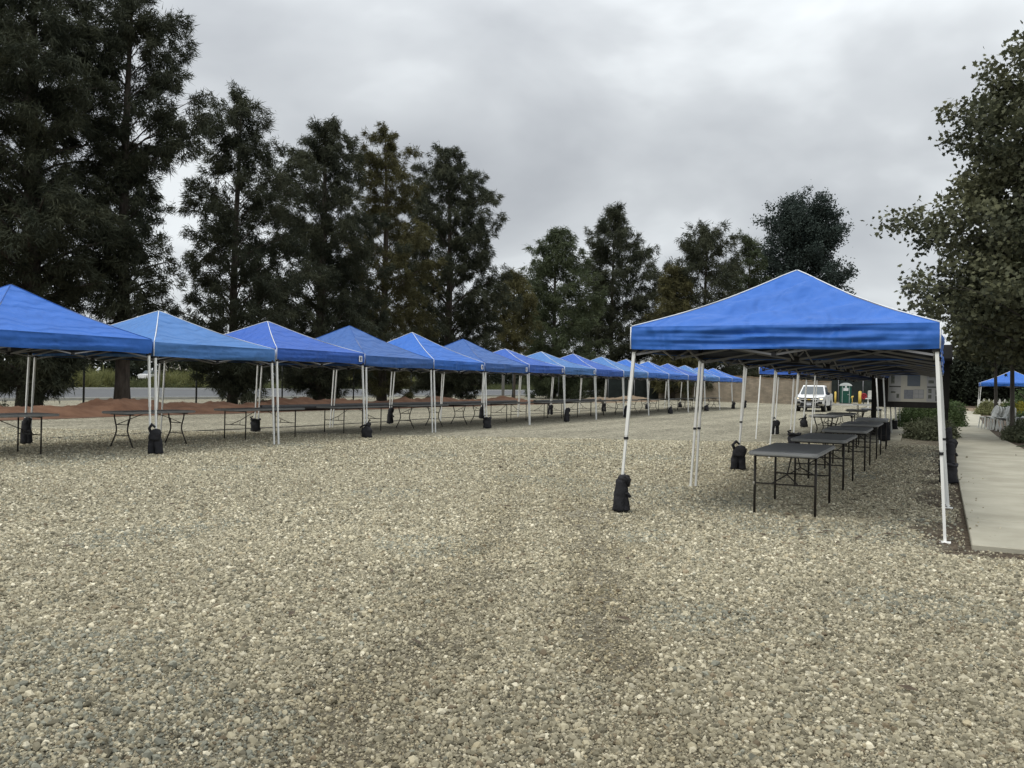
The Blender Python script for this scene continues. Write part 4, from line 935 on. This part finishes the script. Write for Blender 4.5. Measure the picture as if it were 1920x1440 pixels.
    g = MB(); g.box((0, -.1, .30), (1.2, 4.6, .14)); g.build('underbody', M['grille'], R)
    return R
truck((-7.95, 61.3, 0), math.radians(0.5))

# ------------------------------------------------------------------ portable toilet, bollards, hose reel, far table
def potty(loc, rz):
    R = empty('portable_toilet', loc, rz, 'dark green portable toilet with a white domed roof', 'portable toilet')
    g = MB(); g.box((0, 0, 1.02), (1.14, 1.14, 1.96)); g.build('cabin', M['green_plastic'], R, bevel=.05)
    g = MB(); n = 10
    g.prism([(-.66+1.32*i/n, 1.98+.30*math.sin(PI*i/n)**.7) for i in range(n+1)]+[(.6, 1.93), (-.6, 1.93)], 'y', -.66, .62); g.build('roof', M['grey_plastic'], R, bevel=.03)
    for s in (-1, 1): g = MB(); g.box((s*.36, -.585, 1.0), (.035, .05, 1.86)); g.build('corner_trim', M['grey_plastic'], R)
    g = MB(); g.box((0, -.585, 1.0), (.66, .04, 1.8))
    for k in range(9): g.box((0, -.608, .25+.13*k), (.58, .015, .03))
    dr = g.build('door', M['green_plastic'], R)
    g = MB(); g.box((0, -.612, 1.56), (.50, .012, .30)); sg = g.build('sign', M['patch'], dr)
    g = MB()
    for q in range(5): g.box((-.17+.085*q, -.62, 1.62-.01*(q % 2)), (.05, .004, .06)); 
    for q in range(7): g.box((-.18+.06*q, -.62, 1.50), (.035, .004, .03))
    g.build('lettering', M['photo_grey'], sg)
    g = MB(); g.box((0, -.612, 1.85), (.17, .012, .20)); g.build('sign', M['patch'], dr)
    g = MB(); g.box((.24, -.62, 1.0), (.14, .03, .04)); g.build('latch', M['grey_plastic'], dr)
    g = MB(); g.box((0, 0, .04), (1.2, 1.2, .08)); g.build('skid', M['black_plastic'], R)
b = ray(1585, 757)*(93/FPX); potty((b.x, b.y, 0), math.atan2(b.y, b.x)-PI/2+.05)
def bollard(px, py, dep, h, r, lab):
    b = ray(px, py)*(dep/FPX); R = empty('bollard', (b.x, b.y, 0), 0, lab, 'bollard', 'yellow steel bollards')
    g = MB(); g.tube([(0, 0, 0), (0, 0, h)], r, 14); g.build('post', M['yellow'], R); g = MB(); g.sphere((0, 0, h), (r, r, r*.6), 14, 8); g.build('cap', M['yellow'], R)
bollard(1566, 757, 92, 1.25, .10, 'thin yellow bollard left of the green toilet'); bollard(1612, 760, 85, 1.33, .15, 'thick yellow bollard right of the green toilet')
b = ray(1619, 746)*(85/FPX); R = empty('hose_valve', (b.x, b.y, 0), .3, 'round red valve wheel on a short riser right of the thick bollard', 'valve')
g = MB(); g.tube([(0, 0, 0), (0, 0, .95)], .05, 8); g.tube([(-.5, 0, .8), (.3, 0, .8)], .06, 8); g.build('riser', M['fencewire'], R)
g = MB(); g.tube([(.26*math.cos(a*PI/8), -.12, .9+.26*math.sin(a*PI/8)) for a in range(17)], .055, 8)
for a in range(3): g.bar((-.24*math.cos(a*PI/3), -.12, .9-.24*math.sin(a*PI/3)), (.24*math.cos(a*PI/3), -.12, .9+.24*math.sin(a*PI/3)), .07)
g.tube([(0, -.1, .9), (0, .02, .9)], .14, 12); g.build('valve_wheel', M['red'], R)
b = ray(1598, 746)*(89/FPX); g = MB(); g.tube([(-.1, 0, .62), (.0, 0, .78), (.12, 0, .86)], [.08, .11, .06], 10); g.tube([(0, 0, 0), (0, 0, .7)], .035, 8)
o = tag(g.build('standpipe', M['yellow']), 'small yellow standpipe close beside the green toilet', 'standpipe'); o.location = (b.x, b.y, 0)
b = ray(1637, 768)*(62/FPX); R = empty('supply_stand', (b.x, b.y, 0), .1, 'white supply stand with shelf and small goods beside the sign post', 'stand')
g = MB(); g.box((-.1, 0, .88), (.85, .6, .07)); g.build('shelf', M['white_plastic'], R)
for x in (-.35, .1): g = MB(); g.box((x, 0, .42), (.08, .4, .84)); g.build('leg', M['white_plastic'], R)
g = MB(); g.box((.35, .1, 1.0), (.05, .05, 2.0)); g.build('post', M['white_steel'], R)
g = MB(); g.box((-.2, 0, 1.2), (.35, .3, .55)); g.box((.12, .02, 1.05), (.2, .2, .25)); g.box((.32, .02, 1.45), (.14, .1, .35)); g.build('goods', M['concrete2'], R, bevel=.03)

# ------------------------------------------------------------------ timber sign shelter
def kiosk():
    R = empty('information_board', (-1.05, 30.6, 0), 0, 'dark timber information board with a small roof beside the path', 'information board')
    xl, xr = -1.03, 1.10
    for x in (xl, xr): g = MB(); g.box((x, 0, 1.3), (.15, .15, 2.6)); g.build('post', M['darkwood'], R, bevel=.008)
    g = MB(); g.box(((xl+xr)/2+.01, -.10, 1.58), (xr-xl+.16, .05, 1.3)); g.build('board', M['darkwood'], R)
    g = MB()
    for s in (-1, 1):
        g.prism([(s*.62, 2.44), (s*.62, 2.52), (0, 2.98), (0, 2.88)], 'x', xl-.30, xr+.16)
    for x in (xl-.26, xr+.12): g.prism([(-.5, 2.49), (.5, 2.49), (0, 2.86)], 'x', x-.03, x+.03)
    g.box(((xl+xr)/2, 0, 2.40), (xr-xl+.3, .12, .12))
    g.build('roof', M['darkwood'], R)
    x0, x1, z0, z1 = -.60, .98, 1.12, 2.10; W_, H_ = x1-x0, z1-z0; yf = -.13
    g = MB(); g.box(((x0+x1)/2, yf, (z0+z1)/2), (W_, .02, H_)); po = g.build('poster', M['poster'], R)
    def pan(u0, v0, u1, v1, m, nm, d=.003):
        g = MB(); g.box((x0+W_*(u0+u1)/2, yf-.011-d, z0+H_*(v0+v1)/2), (W_*(u1-u0), .003, H_*(v1-v0))); g.build(nm, M[m], po)
    pan(.01, .02, .24, .98, 'poster2', 'panel', .001); pan(.72, .02, .99, .98, 'poster2', 'panel', .001)
    pan(.36, .52, .60, .95, 'photo_blue', 'picture'); pan(.05, .60, .12, .92, 'photo_dark', 'picture')
    pan(.02, .48, .24, .52, 'band', 'caption_band'); pan(.73, .48, .96, .52, 'band', 'caption_band')
    pan(.30, .10, .48, .40, 'photo_grey', 'map_print'); pan(.49, .12, .67, .41, 'poster2', 'map_print')
    for u in (.50, .57, .66): pan(u, .12, u+.006, .41, 'photo_grey', 'map_line', .005)
    for v_ in (.12, .26, .40): pan(.49, v_, .67, v_+.012, 'photo_grey', 'map_line', .006)
    for (u, v_, w, h) in [(.75, .30, .06, .14), (.75, .12, .06, .13), (.88, .25, .07, .15), (.88, .05, .07, .17), (.75, .62, .10, .10), (.89, .72, .06, .16), (.76, .82, .05, .10), (.05, .28, .09, .06), (.16, .12, .05, .14)]:
        pan(u, v_, u+w, v_+h, 'photo_dark', 'picture')
    for k in range(6): pan(.05, .22-.025*k+.22, .05+.16*((k*37 % 10)/14+.3), .225-.025*k+.22, 'photo_grey', 'text_line', .002)
kiosk()

# ------------------------------------------------------------------ white plastic chairs, picket fence
def make_chair():
    R = empty('plastic_chair')
    g = MB(); g.grid(lambda u, v: ((u-.5)*.46, -.22+.44*v, .43+.02*(2*u-1)**2-.015*math.sin(PI*v)), 8, 8)
    g.grid(lambda u, v: ((u-.5)*.46, -.22+.44*v, .41+.02*(2*u-1)**2-.015*math.sin(PI*v)), 8, 8); g.box((0, -.22, .42), (.46, .02, .035)); g.build('seat', M['white_plastic'], R)
    g = MB()
    for i in range(7):
        x = (i-3)*.066; t_ = .84-.10*(abs(i-3)/3)**2; g.bar((x, .20, .44), (x*1.05, .30, t_), .046, .014)
    g.tube([(-.24+.48*i/10, .21+.105*math.sin(PI*i/10)**.5, .52+.345*math.sin(PI*i/10)**.55) for i in range(11)], .022, 6); g.build('backrest', M['white_plastic'], R)
    for sx in (-1, 1):
        for (y0, y1) in ((-.20, -.25), (.19, .27)):
            g = MB(); g.bar((sx*.26, y1, 0), (sx*.215, y0, .43), .045, .03); g.build('leg', M['white_plastic'], R)
    return R
ch = None
WHERE = ['left stack at the path edge', 'second stack from the path', 'third stack, turned sideways', 'right stack near the yellow flowers']
for k, (x, y, rz, n) in enumerate([(1.72, 37.4, -1.2, 3), (2.02, 36.2, -1.35, 3), (2.42, 37.4, 1.5, 3), (3.25, 37.9, -1.4, 4)]):
    for j in range(n):
        o = make_chair() if ch is None else copy_tree(ch)
        if ch is None: ch = o
        f_ = Vector((0, 1, 0)); f_.rotate(Euler((0, 0, rz)))
        o.location = (x-f_.x*.11*j, y-f_.y*.11*j, .05+.0*j+.03*j); o.rotation_euler.z = rz
        tag(o, f'white plastic chair, {ORD[j]} from the bottom of the {WHERE[k]}', 'chair', 'stacked white plastic chairs')
def pickets(x0, x1, y):
    R = empty('picket_fence', (x0, y, 0), 0, 'white picket fence left of and behind the lone canopy', 'fence')
    n = int((x1-x0)/.34); Ww = .15
    for i in range(n):
        x = i*.34; g = MB(); g.prism([(x, .1), (x+Ww, .1), (x+Ww, .92), (x+Ww/2, 1.06), (x, .92)], 'y', -.012, .012); g.build('picket', M['picket'], R)
    g = MB(); g.box(((x1-x0)/2, .03, .35), (x1-x0, .03, .09)); g.box(((x1-x0)/2, .03, .78), (x1-x0, .03, .09)); g.build('rail', M['picket'], R)
pickets(2.2, 5.2, 72)

# parked cars beyond the road
def car(b, rz, lab, m):
    R = empty('parked_car', b, rz, lab, 'car', 'parked cars beyond the road')
    g = MB(); g.prism([(-2.1, .35), (2.1, .35), (2.15, .75), (1.2, .95), (-1.6, .98), (-2.1, .9)], 'y', -.85, .85); g.build('body', m, R, bevel=.06)
    g = MB(); g.prism([(-1.5, .97), (1.1, .95), (.35, 1.42), (-.95, 1.45)], 'y', -.72, .72); g.build('cabin', M['glass'], R, bevel=.05)
    for x in (-1.3, 1.3):
        for s in (-1, 1): g = MB(); g.tube([(x, s*.86, .33), (x, s*.66, .33)], .33, 14); g.build('wheel', M['tyre'], R)
for px, lab in ((288, 'white parked car seen between the second canopy legs'), (520, 'white parked car beyond the grass behind the third canopy')):
    b, dep = xline(px, -97); car((b.x, b.y, .9), PI/2+.15, lab, M['truck_paint'])

# twigs and dead leaves on the gravel
lf = MB(); r = random.Random(4)
for i in range(170):
    x, y = (r.uniform(-1.6, .2), r.uniform(8.4, 14)) if i < 90 else (r.uniform(-8, 1), r.uniform(3.5, 16))
    a = r.uniform(0, 6.28); L = r.uniform(.02, .07); z = .03
    d = Vector((math.cos(a), math.sin(a), 0))*L; s = Vector((-d.y, d.x, 0))*.3
    p = Vector((x, y, z)); lf.add([p-d, p+s+Vector((0, 0, .01)), p+d, p-s], [(0, 1, 2, 3)])
tag(lf.build('dead_leaves', M['mulch']), 'brown dead leaves and chips scattered on the gravel', 'leaves', kind='stuff')
